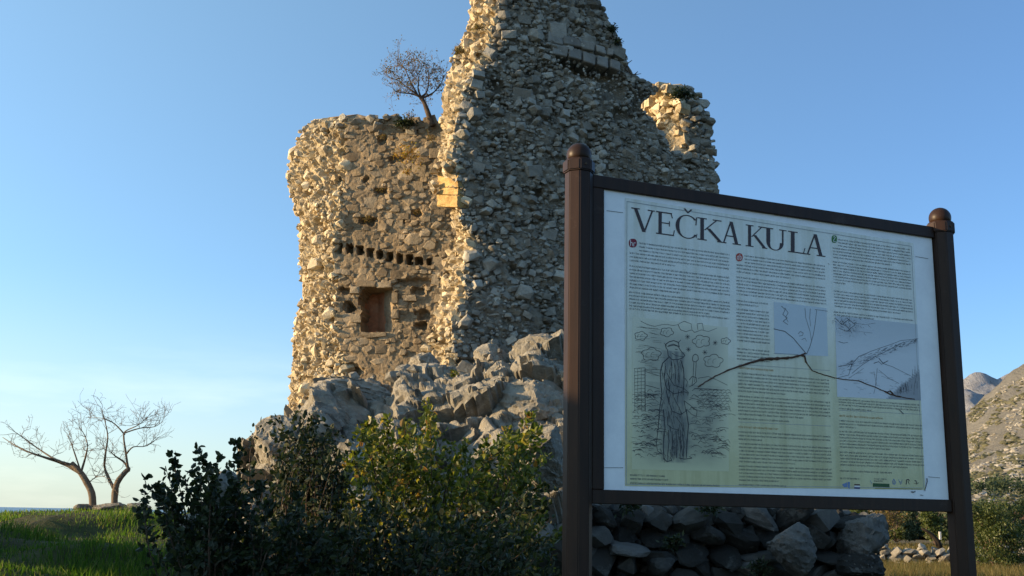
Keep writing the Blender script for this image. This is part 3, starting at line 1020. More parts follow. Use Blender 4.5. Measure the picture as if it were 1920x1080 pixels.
# ------------------------------------------------------------------ boulders
def boulder_mesh(seed, dims, mat, sub=5, cuts=14, rough=0.085):
    r = random.Random(seed)
    bm = bmesh.new()
    bmesh.ops.create_icosphere(bm, subdivisions=sub, radius=1.0)
    planes = []
    for _ in range(cuts):
        n = Vector((r.gauss(0, 1), r.gauss(0, 1), r.gauss(0, 1))).normalized()
        planes.append((n, r.uniform(0.46, 0.80)))
    off = Vector((seed * 7.3, seed * 1.7, 0))
    for v in bm.verts:
        p = v.co.copy()
        for n, d in planes:
            e = p.dot(n) - d
            if e > 0: p -= n * e * 0.94
        nd = v.co.normalized()
        p += nd * (0.07 * noise.noise(p * 1.6 + off) + rough * .5 * noise.noise(p * 4.5 + off) + rough * .45 * noise.noise(p * 10 + off) + rough * .4 * noise.noise(p * 24 + off))
        # steps along the bedding
        zz = (p.z + .25 * p.x + .12 * noise.noise(p * 2 + off)) * 3.2 + seed
        p += Vector((nd.x, nd.y, 0)) * (.05 * (abs((zz % 1.0) - .5) * 2) ** 3 - .02)
        v.co = Vector((p.x * dims[0], p.y * dims[1], p.z * dims[2]))
    me = bpy.data.meshes.new('boulder')
    bm.to_mesh(me); bm.free()
    me.polygons.foreach_set('use_smooth', np.ones(len(me.polygons), dtype=bool))
    me.set_sharp_from_angle(angle=math.radians(28))
    if mat: me.materials.append(mat)
    return me


def boulder(px, py, Y, wpx, hpx, label, seed, depth=None, rot=(0, 0, 0), mat=None, cuts=9, group='boulders at the foot of the tower', name='boulder', rough=0.085, sub=5):
    """centre pixel, distance, size in photo pixels"""
    c = at(px, py, Y)
    k = Y / FPX
    dims = (wpx * k / 2 * 1.22, (depth if depth else wpx * k * 0.8) / 2 * 1.2, hpx * k / 2 * 1.22)
    o = link(name, boulder_mesh(seed, dims, mat or M_BOULDER, cuts=cuts, rough=rough, sub=sub), None, None, label, 'boulder', group)
    o.location = c
    o.rotation_euler = rot
    return o


boulder(664, 742, 16.7, 132, 52, 'long pale grey slab boulder at the foot of the tower below the window niche', 3, 1.0, (0.1, 0.12, 0.35))
boulder(790, 760, 16.2, 130, 72, 'flat topped bluish boulder in the middle, behind the tip of the leafy shrub', 5, 0.9, (0.05, 0.02, 0.2))
boulder(915, 764, 15.8, 104, 88, 'squared brown grey block with an upright edge, right of the flat topped boulder', 8, 0.9, (0, 0.03, 0.6), cuts=7)
boulder(930, 686, 17.4, 84, 74, 'pointed boulder with a sunlit left face, leaning against the base of the high wall', 12, 0.8, (0.2, -0.3, 0.5))
boulder(1022, 676, 17.2, 110, 84, 'craggy boulder beside the left post of the board, with a bright broken ridge', 15, 0.9, (0.1, 0.2, 0.2), rough=0.09)
boulder(756, 702, 17.6, 40, 34, 'small sunlit boulder on the sill of the broken wall corner', 17, 0.4)
boulder(798, 690, 17.9, 54, 60, 'upright sunlit stone where the broken wall end meets the boulders', 19, 0.5, (0, 0.2, 0), rough=0.1)
boulder(516, 836, 14.6, 84, 92, 'rounded tan boulder lit from the left, outermost at the left end of the mound', 23, 0.8, (0, 0.1, 0.2))
boulder(660, 862, 10.6, 66, 76, 'tan boulder glowing in a gap between the two shrubs', 27, 0.5, (0.1, 0.3, 0))
boulder(598, 800, 15.2, 80, 80, 'cracked tan boulder under the pale slab, half hidden by leaves', 29, 0.7)
boulder(1000, 760, 15.5, 110, 110, 'large shaded boulder between the squared block and the board post', 31, 1.0, (0, 0.1, 0))
boulder(1010, 860, 11.5, 130, 110, 'dark shaded boulder low behind the right side of the leafy shrub', 37, 0.8)
boulder(880, 722, 16.9, 60, 36, 'small wedge shaped stone on top of the squared block', 39, 0.5, (0, -0.2, 0))
boulder(965, 716, 16.6, 90, 40, 'low broken ledge of rock under the craggy boulder', 41, 0.7, rough=0.1)
boulder(420, 938, 9.5, 62, 92, 'tan sunlit rock seen through the twigs of the dark shrub', 43, 0.4, (0, 0.2, 0))
boulder(372, 985, 8.5, 60, 40, 'small grey stone low in front of the dark shrub', 45, 0.3)
boulder(478, 1030, 7.6, 120, 80, 'large shaded grey stone at the foot of the dark shrub', 47, 0.5, (0, 0.35, 0))
boulder(212, 952, 22.5, 58, 20, 'low flat rock under the right one of the bare trees', 51, 0.6, group='rocks under the bare trees')
boulder(163, 953, 22.5, 40, 16, 'small low rock under the left one of the bare trees', 53, 0.4, group='rocks under the bare trees')
boulder(258, 953, 22.0, 50, 18, 'low rock at the right end of the row beneath the bare trees', 55, 0.5, group='rocks under the bare trees')


OUT_TOP = [(440, 905), (462, 860), (480, 815), (500, 800), (540, 792), (548, 770), (588, 748), (594, 722), (620, 716), (700, 720), (735, 728), (745, 706), (790, 700), (850, 704), (880, 690), (905, 668), (940, 664), (960, 676), (985, 652), (1050, 645), (1120, 650), (1180, 690)]


def fractured(p, sc, amp, tilt, seed):
    """offset of a block face: each cell of broken rock has its own step and slant, with a crack round it"""
    q = Vector((p.x * sc, p.y * sc, p.z * sc * 1.5)) + Vector((seed, seed * 2, 0))
    ds, ps = noise.voronoi(q)
    c = ps[0]
    h1, h2, h3 = noise.cell(c * 7.3), noise.cell(c * 11.1 + Vector((5, 0, 0))), noise.cell(c * 5.7 + Vector((0, 9, 0)))
    e = q - c
    off = amp * h1 + tilt * (e.x * h2 + e.z * h3) / sc
    crack = max(0.0, 1 - (ds[1] - ds[0]) * 7)
    return off - amp * .35 * crack


outcrop = thing('rock_outcrop', 'broken grey limestone outcrop behind the shrubs that carries the tower', 'rock outcrop', at(750, 900, 13))
V = []
pxs = np.arange(440, 1181, 3.4)
NV = 120
for px in pxs:
    yt = lerp_table(px, OUT_TOP)
    for j in range(NV):
        if j < 14:       # the flat back up to the masonry
            f = 1 - j / 14
            p = at(px, yt, 17.2)
            p = Vector((p.x + .05 * f, p.y + 2.2 * f, p.z + .05 * f))
            d = Vector((0, 0, 1))
        else:
            f = (j - 14) / (NV - 15)
            p = at(px, yt + (1010 - yt) * f, 17.2 - 5.6 * f ** .75)
            d = Vector((-.15, -.85, .5))
        o1 = fractured(p, 1.2, .20, .55, 3) + fractured(p, 2.9, .055, .45, 8) + .05 * noise.noise(p * 6) + .025 * noise.noise(p * 15)
        V.append(tuple(p + d * (o1 * (.55 if j < 14 else 1))))
idx = np.arange(len(V)).reshape(len(pxs), NV)
F = np.stack([idx[:-1, :-1], idx[:-1, 1:], idx[1:, 1:], idx[1:, :-1]], -1).reshape(-1, 4)
link('bedrock', mesh_data('bedrock', V, F, M_BOULDER), outcrop)


# stony ground among the boulders
scree = Stones()
for _ in range(700):
    y = random.uniform(14.5, 18.8)
    x = random.uniform(-4.4, 4.5)
    if not 470 < proj(Vector((x, y, 3.2)))[0] < 1120: continue
    z = H(x, y)
    if y < 17.4: z = max(z, 1.6 + (966.6 + 2 - lerp_table(proj(Vector((x, y, 3.2)))[0], OUT_TOP)) / FPX * 17.2 - max(0, 17.2 - y) * 1.0)
    w = random.uniform(.05, .16) if random.random() < .75 else random.uniform(.16, .34)
    scree.add(random.randrange(N_ANG), frame_matrix(Vector((x, y, z + w * .1)), Vector((random.gauss(0, .3), random.gauss(0, .3) - .4, 1)), dims=(w * 1.3, w, w * .8), roll=random.uniform(0, 6)), M_BOULDER, w)
rubble_root = thing('rubble_slope', 'bank of loose grey rubble between the boulders at the foot of the tower', 'rubble', (0, 16, 3))
rubble_root['kind'] = 'stuff'
scree.emit(rubble_root, 'rubble', 0, 'rubble')


# ------------------------------------------------------------------ dry stone walls
def drywall(name, label, A, B, ztop, zbot, rowh, wid, mat, depth, limit=300, seed=1, big_variants=None):
    random.seed(seed)
    root = thing(name, label, 'stone wall', A)
    A, B = Vector(A), Vector(B)
    t = (B - A); L = t.length; t.normalize()
    nn = Vector((t.y, -t.x, 0))
    S = Stones()
    core = MB()
    core.box(A + t * .08 - nn * (depth * .9) + Vector((0, 0, zbot - A.z)), t * (L - .35), nn * (depth * .55), Vector((0, 0, ztop(0.5) - zbot - .12)))
    core.build('wall_core', M_WMORTAR, root)
    z = zbot
    while z < ztop(0.5) + 0.05:
        h = random.uniform(*rowh)
        s = -random.uniform(0, .1)
        while s < L:
            w = random.uniform(*wid)
            f = (s + w / 2) / L
            s += w
            if z + h * .6 > ztop(min(1, max(0, f))): continue
            for dd in (0, 1):
                p = A + t * (s - w / 2) + nn * (random.uniform(-.05, .06) - dd * depth * .6)
                p.z = z + h / 2 + random.uniform(-.04, .04)
                M = frame_matrix(p, nn, dims=(w * 1.12, h * 1.15, depth * .8 * random.uniform(.8, 1.2)), roll=random.gauss(0, .4), tilt=(random.gauss(0, .3), random.gauss(0, .3)))
                S.add(random.choice(big_variants) if big_variants and random.random() < .45 else random.randrange(len(VARIANTS)), M, mat, w * h * (1 if dd == 0 else .2))
        z += h * .9
    for _ in range(int(L * 260) if big_variants else 0):
        w = random.uniform(.03, .12)
        p = A + t * random.uniform(0, L) + nn * random.uniform(-.10, -.01)
        p.z = random.uniform(zbot + .4, ztop(.5) - .03)
        S.add(random.randrange(N_ANG), frame_matrix(p, nn, dims=(w * 1.3, w, w), roll=random.uniform(-3, 3), tilt=(random.gauss(0, .5), random.gauss(0, .5))), mat, w * w)
    S.emit(root, 'stone', limit, 'back_stones')
    return root


ROCKV = []
for i in range(9):
    me = boulder_mesh(400 + i, (0.56, 0.56, 0.56), None, sub=3, cuts=10, rough=.07)
    n_ = len(me.vertices)
    vv = np.empty(n_ * 3, dtype=np.float32); me.vertices.foreach_get('co', vv)
    ff = np.empty(len(me.polygons) * 3, dtype=np.int32); me.loops.foreach_get('vertex_index', ff)
    VARIANTS.append((vv.reshape(-1, 3), ff.reshape(-1, 3)))
    ROCKV.append(len(VARIANTS) - 1)
wa = at(1085, 1000, 8.4); wb = at(1622, 1000, 9.0)
wz = wa.z
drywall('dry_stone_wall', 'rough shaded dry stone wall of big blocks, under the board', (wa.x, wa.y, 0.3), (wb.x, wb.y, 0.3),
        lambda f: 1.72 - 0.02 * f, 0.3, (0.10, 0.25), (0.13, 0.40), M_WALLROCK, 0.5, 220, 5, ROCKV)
M_PALE = stone_mat('pale_wall_stone', [(0, (0.085, 0.083, 0.077)), (1, (0.13, 0.127, 0.117))], (0.03, 0.028, 0.024), 2.2, 0.75, (0.17, 0.17, 0.155), 1.0)
# the paler rounded boulder that ends the wall
boulder(1606, 1010, 8.9, 92, 118, 'pale rounded boulder ending the dry stone wall at its right', 61, 0.5, (0, 0.25, 0), mat=M_PALE, group=None)
boulder(1478, 1028, 8.35, 84, 84, 'pale pyramid shaped stone jutting from the dry stone wall', 63, 0.4, (0, 0.1, 0), mat=M_PALE, group=None, cuts=6)
boulder(1610, 1068, 8.7, 74, 60, 'dark stone low in front of the rounded end of the dry stone wall', 67, 0.4, mat=M_WALLROCK, group=None)
random.seed(21)
fa, fb = at(1600, 1045, 58), at(1960, 1050, 56)
drywall('field_wall', 'low crumbling field wall in shade behind the dry yellow grass', (fa.x, fa.y, -0.6), (fb.x, fb.y, -0.6),
        lambda f: 0.34 + 0.12 * math.sin(f * 23) + 0.08 * math.sin(f * 57), -0.6, (0.22, 0.4), (0.35, 0.9), M_BOULDER, 0.7, 60, 8)


# ------------------------------------------------------------------ plants
def bend(a, b, sag=0.15, n=5, up=0.0, rnd=random):
    a, b = Vector(a), Vector(b)
    L = (b - a).length
    o1 = Vector((rnd.gauss(0, 1), rnd.gauss(0, 1), rnd.gauss(0, 1))) * sag * L
    pts = []
    for i in range(n + 1):
        f = i / n
        p = a.lerp(b, f) + o1 * math.sin(math.pi * f) * .5 + Vector((0, 0, up * L * math.sin(math.pi * f)))
        pts.append(p)
    return pts


def leaf_arrays(pts, size, rng, aspect=0.55, droop=0.0, ngon6=True, dirs=None):
    """many folded leaves as one vertex/face array"""
    n = len(pts)
    pts = np.asarray(pts, dtype=np.float64)
    d = rng.normal(size=(n, 3))
    if dirs is not None: d = d * 0.7 + np.asarray(dirs)
    d[:, 2] -= droop
    d /= np.linalg.norm(d, axis=1, keepdims=True)
    r = rng.normal(size=(n, 3))
    s = np.cross(d, r); s /= np.linalg.norm(s, axis=1, keepdims=True)
    u = np.cross(s, d)
    L = (size * rng.uniform(0.6, 1.25, size=(n, 1)))
    W = L * aspect * 0.5
    fold = W * 0.45
    if ngon6:
        v = np.stack([pts, pts + d * L * .35 + s * W + u * fold, pts + d * L * .75 + s * W * .75 + u * fold * .8, pts + d * L,
                      pts + d * L * .75 - s * W * .75 + u * fold * .8, pts + d * L * .35 - s * W + u * fold], 1)
        f = np.array([[0, 1, 2, 3], [0, 3, 4, 5]])
        k = 6
    else:
        v = np.stack([pts, pts + d * L * .5 + s * W, pts + d * L, pts + d * L * .5 - s * W], 1)
        f = np.array([[0, 1, 2, 3]])
        k = 4
    F = (f[None] + (np.arange(n) * k)[:, None, None]).reshape(-1, 4)
    return v.reshape(-1, 3), F


def leafy_shrub(name, label, cat, poly, Y, base_px, ntips, leaves_per, leaf, mat, stem_mat, seed, ydep=0.5, bias=1.0, nst=5, ground=None, group=None, aspect=0.6, stem_r=0.012, spread=0.10):
    rnd = random.Random(seed)
    rng = np.random.default_rng(seed)
    xs = [p[0] for p in poly]; ys = [p[1] for p in poly]
    b0 = at(*base_px, Y)
    gz = H(b0.x, b0.y) if ground is None else ground
    root = thing(name, label, cat, (b0.x, b0.y, gz), group)
    bases = [Vector((b0.x + rnd.gauss(0, .12) * Y / 6, b0.y + rnd.gauss(0, .08) * Y / 6, gz - 0.03)) for _ in range(nst)]
    stems = [MB() for _ in range(nst)]
    lp, ld = [], []
    tips = []
    while len(tips) < ntips:
        px, py = rnd.uniform(min(xs), max(xs)), min(ys) + (max(ys) - min(ys)) * rnd.random() ** bias
        if in_poly(px, py, poly): tips.append((px, py))
    for (px, py) in tips:
        tip = at(px, py, Y + rnd.gauss(0, ydep * .5))
        si = min(range(nst), key=lambda q: abs(bases[q].x - tip.x) + rnd.random() * .3)
        bs = bases[si]
        pts = bend(bs, tip, 0.13, 7, 0.08, rnd)
        stems[si].tube(pts, [stem_r * (1 - .8 * i / 7) * rnd.uniform(.5, 1) for i in range(8)], 4, False)
        last = pts[-1] - pts[-3]
        last = last.normalized()
        for q in range(leaves_per):
            f = rnd.random() ** 0.7
            k = 3.2 + f * 3.8
            i = min(6, int(k))
            p = pts[i].lerp(pts[i + 1], min(1, k - i))
            sp = spread * (Y / 6) * (1.15 - f)
            p = p + Vector((rnd.gauss(0, sp), rnd.gauss(0, sp), rnd.gauss(0, sp)))
            lp.append(tuple(p)); ld.append(tuple(last * 0.5))
    for s in stems:
        if s.v: s.build('stem', stem_mat, root)
    V, F = leaf_arrays(lp, leaf, rng, aspect, 0.0, True, ld)
    link('leaves', mesh_data('leaves', V, F, mat), root, kind='stuff')
    return root


leafy_shrub('leafy_shrub', 'sunlit olive green shrub with glossy leaves in front of the boulders, left of the board', 'shrub',
            [(770, 742), (800, 735), (815, 790), (850, 800), (880, 790), (890, 840), (960, 790), (985, 748), (1010, 800), (1045, 815), (1040, 880), (1055, 1080), (600, 1080), (600, 930), (640, 870), (650, 800), (700, 770), (745, 785)],
            8.0, (820, 1075), 150, 84, 0.050, M_LEAF, M_BARKD, 31, 1.0, 1.15, 7, None, None, 0.62, 0.010, 0.060)
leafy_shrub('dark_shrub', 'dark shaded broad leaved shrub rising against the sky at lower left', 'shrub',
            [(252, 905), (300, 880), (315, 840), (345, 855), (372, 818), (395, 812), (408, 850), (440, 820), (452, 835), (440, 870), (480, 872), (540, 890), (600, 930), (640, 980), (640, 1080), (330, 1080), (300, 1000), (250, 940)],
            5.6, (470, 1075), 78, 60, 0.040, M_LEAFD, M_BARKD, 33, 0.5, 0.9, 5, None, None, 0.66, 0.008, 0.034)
leafy_shrub('young_shrub', 'thin upright shrub with sparse dark twigs against the tower, between the other two shrubs', 'shrub',
            [(503, 758), (520, 758), (535, 790), (545, 760), (580, 765), (600, 790), (650, 800), (660, 900), (560, 960), (500, 930), (520, 850)],
            7.0, (590, 1075), 72, 42, 0.040, M_LEAFD, M_BARKD, 35, 0.5, 0.75, 5, None, None, 0.6, 0.007, 0.05)
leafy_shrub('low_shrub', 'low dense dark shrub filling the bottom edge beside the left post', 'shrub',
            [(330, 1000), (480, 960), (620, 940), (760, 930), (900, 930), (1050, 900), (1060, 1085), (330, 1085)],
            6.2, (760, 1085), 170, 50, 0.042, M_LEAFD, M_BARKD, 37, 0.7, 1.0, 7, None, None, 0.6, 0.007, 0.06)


def limb_tree(name, label, cat, Y, limbs, twigs, rpx, seed, bark, group=None, leaves=None, twig_len=(0.25, 0.6), gen=2, base_loc=None, twig_r=0.008, up=0.35, limb_scale=1.0):
    """limbs: list of pixel polylines with start/end radius in px; the first is the trunk"""
    rnd = random.Random(seed)
    rng = np.random.default_rng(seed)
    k = Y / FPX
    root_p = at(*limbs[0][0][0], Y)
    root = thing(name, label, cat, base_loc or root_p, group)
    tw = MB()
    tips = []

    def grow(p, d, L, r, g):
        n = 4
        pts = [p]
        for i in range(n):
            d = (d + Vector((rnd.gauss(0, .28), rnd.gauss(0, .28), rnd.gauss(0, .22) + up * .12))).normalized()
            pts.append(pts[-1] + d * L / n)
        tw.tube(pts, [max(0.0025, r * (1 - .75 * i / n)) for i in range(n + 1)], 4, False)
        tips.append((pts[-1], d)); tips.append((pts[-2], d))
        if g > 0:
            for _ in range(rnd.choice((2, 3, 3))):
                i = rnd.randrange(1, n + 1)
                dd = (d + Vector((rnd.gauss(0, .8), rnd.gauss(0, .8), rnd.gauss(0, .6) + up * .5))).normalized()
                grow(pts[i], dd, L * rnd.uniform(.45, .8), r * .6, g - 1)

    for li, (poly, r0, r1) in enumerate(limbs):
        dep = [Y + (0 if li == 0 else rnd.gauss(0, .12) * min(1, i / 2)) for i in range(len(poly))]
        cps = [at(x, y, dd) for (x, y), dd in zip(poly, dep)]
        # smooth the polyline
        pts = []
        for i in range(len(cps) - 1):
            p0, p1, p2, p3 = cps[max(i - 1, 0)], cps[i], cps[i + 1], cps[min(i + 2, len(cps) - 1)]
            for q in range(4):
                t = q / 4
                pts.append(0.5 * ((2 * p1) + (p2 - p0) * t + (2 * p0 - 5 * p1 + 4 * p2 - p3) * t * t + (3 * p1 - p0 - 3 * p2 + p3) * t ** 3))
        pts.append(cps[-1])
        N = len(pts)
        b = MB()
        b.tube(pts, [(r0 + (r1 * (1 if li == 0 else .55) - r0) * (i / (N - 1)) ** .8) * limb_scale * k * (1 + .16 * noise.noise(pts[i] * 6)) for i in range(N)], 8 if li == 0 else 6)
        b.build('trunk' if li == 0 else 'branch', bark, root, True)
        if li == 0 and len(limbs) > 1: ntw = twigs // 6
        else: ntw = twigs
        for _ in range(ntw):
            f = rnd.uniform(.25, 1.0) ** .8
            i = min(N - 2, int(f * (N - 1)))
            p = pts[i]
            t = (pts[i + 1] - pts[i]).normalized()
            dd = (t * .6 + Vector((rnd.gauss(0, .7), rnd.gauss(0, .7), rnd.gauss(0, .5) + up))).normalized()
            grow(p, dd, rnd.uniform(*twig_len), twig_r, gen)
    tw.build('twigs', M_TWIG, root, kind='stuff')
    if leaves:
        n, size, mat, spread = leaves
        pts = []
        for _ in range(n):
            p, d = rnd.choice(tips)
            pts.append(tuple(p + Vector((rnd.gauss(0, spread), rnd.gauss(0, spread), rnd.gauss(0, spread)))))
        V, F = leaf_arrays(pts, size, rng, 0.55, 0.2, False)
        link('leaves', mesh_data('leaves', V, F, mat), root, kind='stuff')
    return root


G_BARE = 'bare trees on the grassy rise'
limb_tree('bare_tree', 'bare gnarled tree leaning left with a long low limb, on the grassy rise', 'tree', 22.5,
          [([(174, 955), (172, 925), (160, 900), (150, 885), (134, 868)], 9.5, 5.5),
           ([(152, 888), (120, 870), (85, 858), (55, 848), (30, 836), (5, 820)], 5, 1.2),
           ([(138, 872), (105, 862), (70, 840), (40, 818), (22, 806)], 3.2, .9),
           ([(152, 885), (160, 858), (164, 835), (158, 815), (148, 800)], 3, .9),
           ([(152, 886), (140, 850), (132, 828), (125, 815)], 2.4, .8),
           ([(166, 905), (180, 895), (196, 893)], 1.6, .6)],
          7, 1, 61, M_BARK, G_BARE, None, (0.22, 0.52), 2, None, .0062, limb_scale=.78)
limb_tree('bare_tree', 'bare forked tree with upswept limbs, right of the leaning bare tree', 'tree', 22.5,
          [([(215, 955), (215, 930), (220, 905), (235, 885), (242, 880)], 9, 5.5),
           ([(213, 915), (203, 895), (196, 875), (198, 850), (202, 820), (198, 795), (190, 765)], 4.5, 1.0),
           ([(242, 880), (232, 866), (216, 855), (205, 845)], 4, 1.2),
           ([(240, 880), (236, 850), (232, 820), (236, 808), (262, 795), (290, 768)], 3.6, .8),
           ([(238, 850), (250, 838), (275, 836), (300, 818)], 2.2, .7),
           ([(234, 815), (215, 795), (195, 785), (165, 782)], 2.2, .7),
           ([(233, 812), (262, 803), (290, 800), (305, 790)], 2, .7)],
          7, 1, 67, M_BARK, G_BARE, None, (0.22, 0.52), 2, None, .0062, limb_scale=.78)

limb_tree('wall_top_tree', 'small windswept tree with a twiggy crown rooted on top of the inner wall', 'tree', 22.3,
          [([(812, 236), (806, 222), (800, 205), (794, 190), (788, 182)], 6.0, 4.0),
           ([(790, 184), (778, 174), (764, 164), (748, 152), (732, 146)], 2.6, .8),
           ([(788, 182), (772, 176), (752, 174), (738, 170)], 2.2, .7),
           ([(789, 182), (784, 166), (785, 146), (776, 126)], 2.4, .7),
           ([(790, 182), (800, 172), (804, 150), (800, 122)], 2.6, .7),
           ([(792, 184), (812, 174), (826, 158), (834, 140)], 2.4, .7),
           ([(782, 176), (768, 150), (758, 128), (742, 118)], 2.0, .6)],
          13, 1, 71, M_BARKD, None, (1300, 0.052, M_LEAFDRY, 0.05), (0.20, 0.42), 2, None, .007)


def tuft(name, label, cat, px, py, Y, rpx, n, leaf, mat, seed, aspect=0.3, group=None, push=None, squash=0.8):
    """a small herb or grass tuft rooted in the masonry"""
    rnd = random.Random(seed)
    rng = np.random.default_rng(seed)
    c = at(px, py, Y)
    k = Y / FPX
    b = MB()
    root = thing(name, label, cat, c, group)
    pts = []
    for s in range(9):
        d = Vector((rnd.gauss(0, 1), -abs(rnd.gauss(0, .7)), abs(rnd.gauss(.4, .7)))).normalized()
        e = c + Vector((d.x, d.y, d.z * squash)) * rpx * k * rnd.uniform(.5, 1)
        pl = bend(c, e, .15, 4, 0.05, rnd)
        b.tube(pl, [.006, .005, .004, .003, .002], 3, False)
        for q in range(n // 9):
            i = rnd.randrange(1, 4)
            p = pl[i].lerp(pl[i + 1], rnd.random())
            pts.append(tuple(p + Vector((rnd.gauss(0, 1), rnd.gauss(0, 1), rnd.gauss(0, squash))) * rpx * k * .22))
    b.build('stem', M_TWIG, root)
    V, F = leaf_arrays(pts, leaf, rng, aspect, 0, False)
    link('leaves', mesh_data('leaves', V, F, mat), root, kind='stuff')
    return root


tuft('wall_herb', 'rusty orange herb hanging high on the inner wall below the small tree', 'plant', 766, 300, 22.1, 30, 260, 0.07, M_LEAFRED, 81, .4, None, None, 1.2)
tuft('wall_herb', 'yellowish herb just under the rusty one on the inner wall', 'plant', 764, 326, 22.1, 10, 70, 0.06, M_LEAFRED, 82, .4)
tuft('wall_herb', 'dry brown herb on the inner wall next to the high broken edge', 'plant', 812, 262, 21.9, 16, 80, 0.06, M_LEAFDRY, 83, .4)
tuft('grass_tuft', 'brown dry tuft growing from the sunlit edge of the high wall', 'plant', 861, 100, 20.2, 15, 220, 0.12, M_LEAFDRY, 84, .12)
tuft('grass_tuft', 'dry brown tuft near the very top of the high wall edge', 'plant', 897, 55, 19.9, 16, 160, 0.11, M_LEAFDRY, 85, .12)
tuft('wall_bush', 'round dark green bush on top of the rear wall, far right of the tower', 'shrub', 1272, 180, 22.0, 24, 520, 0.09, M_LEAFD, 86, .4)
tuft('wall_bush', 'dark low cushion bush on top of the inner wall left of the small tree', 'shrub', 758, 236, 22.4, 24, 380, 0.09, M_LEAFD, 87, .4, None, None, .5)
tuft('wall_bush', 'sparse dark bush on the upper right edge of the high wall', 'shrub', 1146, 58, 21.0, 16, 120, 0.08, M_LEAFD, 88, .35)
tuft('wall_bush', 'small dark cushion on the stepped right edge beside the squared blocks', 'shrub', 1156, 82, 21.0, 12, 110, 0.08, M_LEAFD, 89, .35)
for i, (x, y, r, lab) in enumerate([(690, 413, 11, 'small dark tuft in a long slot above the joist holes'), (716, 258, 8, 'small dark tuft near the top of the inner wall'),
                                    (715, 358, 9, 'small dark tuft in the middle of the inner wall'), (783, 400, 9, 'small dark tuft close to the reddish stained corner')]):
    tuft('wall_tuft', lab, 'plant', x, y, 22.35, r, 60, 0.06, M_LEAFDRY, 90 + i, .3, 'tufts rooted in the inner wall', None, .6)
for i, (x, y, Y, r, lab) in enumerate([(1190, 952, 8.3, 34, 'dark weeds hanging over the top of the dry stone wall beside the left post'), (1330, 955, 8.4, 30, 'dark weeds over the middle of the dry stone wall under the board'),
                                       (1262, 1020, 8.25, 20, 'small dark fern growing from a joint of the dry stone wall'), (1420, 1070, 8.3, 26, 'low weeds at the foot of the dry stone wall')]):
    tuft('wall_weed', lab, 'plant', x, y, Y, r, 200, 0.05, M_LEAFD, 140 + i, .35, 'weeds on the dry stone wall')
# dead twig poking out on the right
b = MB()
tw0 = thing('dead_twig', 'bare black twig poking out to the right of the high wall into the sky', 'twig', at(1168, 124, 21.2))
for pl in ([(1160, 120), (1172, 130), (1182, 138), (1192, 140), (1202, 138)], [(1172, 130), (1178, 118), (1185, 113)], [(1182, 138), (1176, 124), (1172, 116)], [(1190, 140), (1196, 134)]):
    b.tube([at(x, y, 21.2) for x, y in pl], [.016 - .010 * i / (len(pl) - 1) for i in range(len(pl))], 5)
b.build('branch', M_BARKD, tw0)
tuft('wall_herb', 'green weed growing between the boulders below the high wall', 'plant', 852, 704, 17.0, 12, 80, 0.05, M_LEAF, 96, .5)
tuft('wall_herb', 'leafy green sprig sprouting left of the small tree on the wall', 'plant', 768, 222, 22.2, 14, 60, 0.06, M_LEAFDRY, 97, .5, None, None, 1.4)
tuft('wall_herb', 'thin dry stalks on the rear wall right of the round bush', 'plant', 1305, 188, 22.1, 14, 50, 0.07, M_LEAFDRY, 98, .15)


# ------------------------------------------------------------------ grass
def blades(name, pts, h, w, mat, seed, lean=0.35, **kw):
    rng = np.random.default_rng(seed)
    n = len(pts)
    p = np.asarray(pts)
    a = rng.uniform(0, 2 * math.pi, n)
    L = h * rng.uniform(.5, 1.3, n)
    W = w * rng.uniform(.7, 1.3, n)
    dx, dy = np.cos(a), np.sin(a)
    ln = L * lean * rng.normal(1, .5, n)
    b = rng.uniform(0, 2 * math.pi, n)
    lx, ly = np.cos(b) * ln, np.sin(b) * ln
    z0 = np.zeros(n)
    v = np.stack([p + np.stack([dx * W, dy * W, z0], -1), p - np.stack([dx * W, dy * W, z0], -1),
                  p + np.stack([lx * .4 - dx * W * .7, ly * .4 - dy * W * .7, L * .6], -1), p + np.stack([lx * .4 + dx * W * .7, ly * .4 + dy * W * .7, L * .6], -1),
                  p + np.stack([lx, ly, L], -1)], 1).reshape(-1, 3)
    f = np.array([[0, 1, 2], [0, 2, 3], [3, 2, 4]])
    F = (f[None] + (np.arange(n) * 5)[:, None, None]).reshape(-1, 3)
    return link(name, mesh_data(name, v, F, mat), None, 'stuff', **kw)


def scatter_ground(n, xf, y0, y1, dens=None, ypow=1.0):
    out = []
    while len(out) < n:
        y = y0 + (y1 - y0) * random.random() ** ypow
        x = xf(y)
        if dens and random.random() > dens(x, y): continue
        out.append((x, y, H(x, y) - .01))
    return out


random.seed(5)
gd = lambda x, y: sstep(-0.25, 0.25, noise.noise(Vector((x * .8, y * .6, 4)))) * .96 + .04
blades('grass', scatter_ground(42000, lambda y: random.uniform(-.62 * y - 1.6, -.24 * y), 4.2, 14.5, gd, 1.2), 0.05, 0.004, M_GRASS, 3,
       label='short green turf over the rise at lower left', cat='grass')
blades('tall_grass', scatter_ground(2600, lambda y: random.uniform(-.5 * y, -.30 * y), 5, 13, lambda x, y: sstep(.15, .5, noise.noise(Vector((x * .9, y * .9, 9))))), 0.11, 0.004, M_GRASS, 4,
       label='taller grass tufts standing out of the turf at lower left', cat='grass')
blades('rise_grass', scatter_ground(9000, lambda y: random.uniform(-.52 * y, -.25 * y), 14, 26), 0.06, 0.008, M_GRASS, 6,
       label='grass around the bare trees on the rise', cat='grass')
blades('dry_grass', scatter_ground(26000, lambda y: random.uniform(.28 * y, .56 * y), 28, 51, None, .8), 0.44, 0.010, M_DRY, 7, .3,
       label='tall dry yellow grass in front of the low field wall', cat='grass')
blades('meadow', scatter_ground(12000, lambda y: random.uniform(.28 * y, .56 * y), 59, 110), 0.30, 0.03, M_DRY, 8, .3,
       label='dry meadow between the field wall and the far trees', cat='grass')


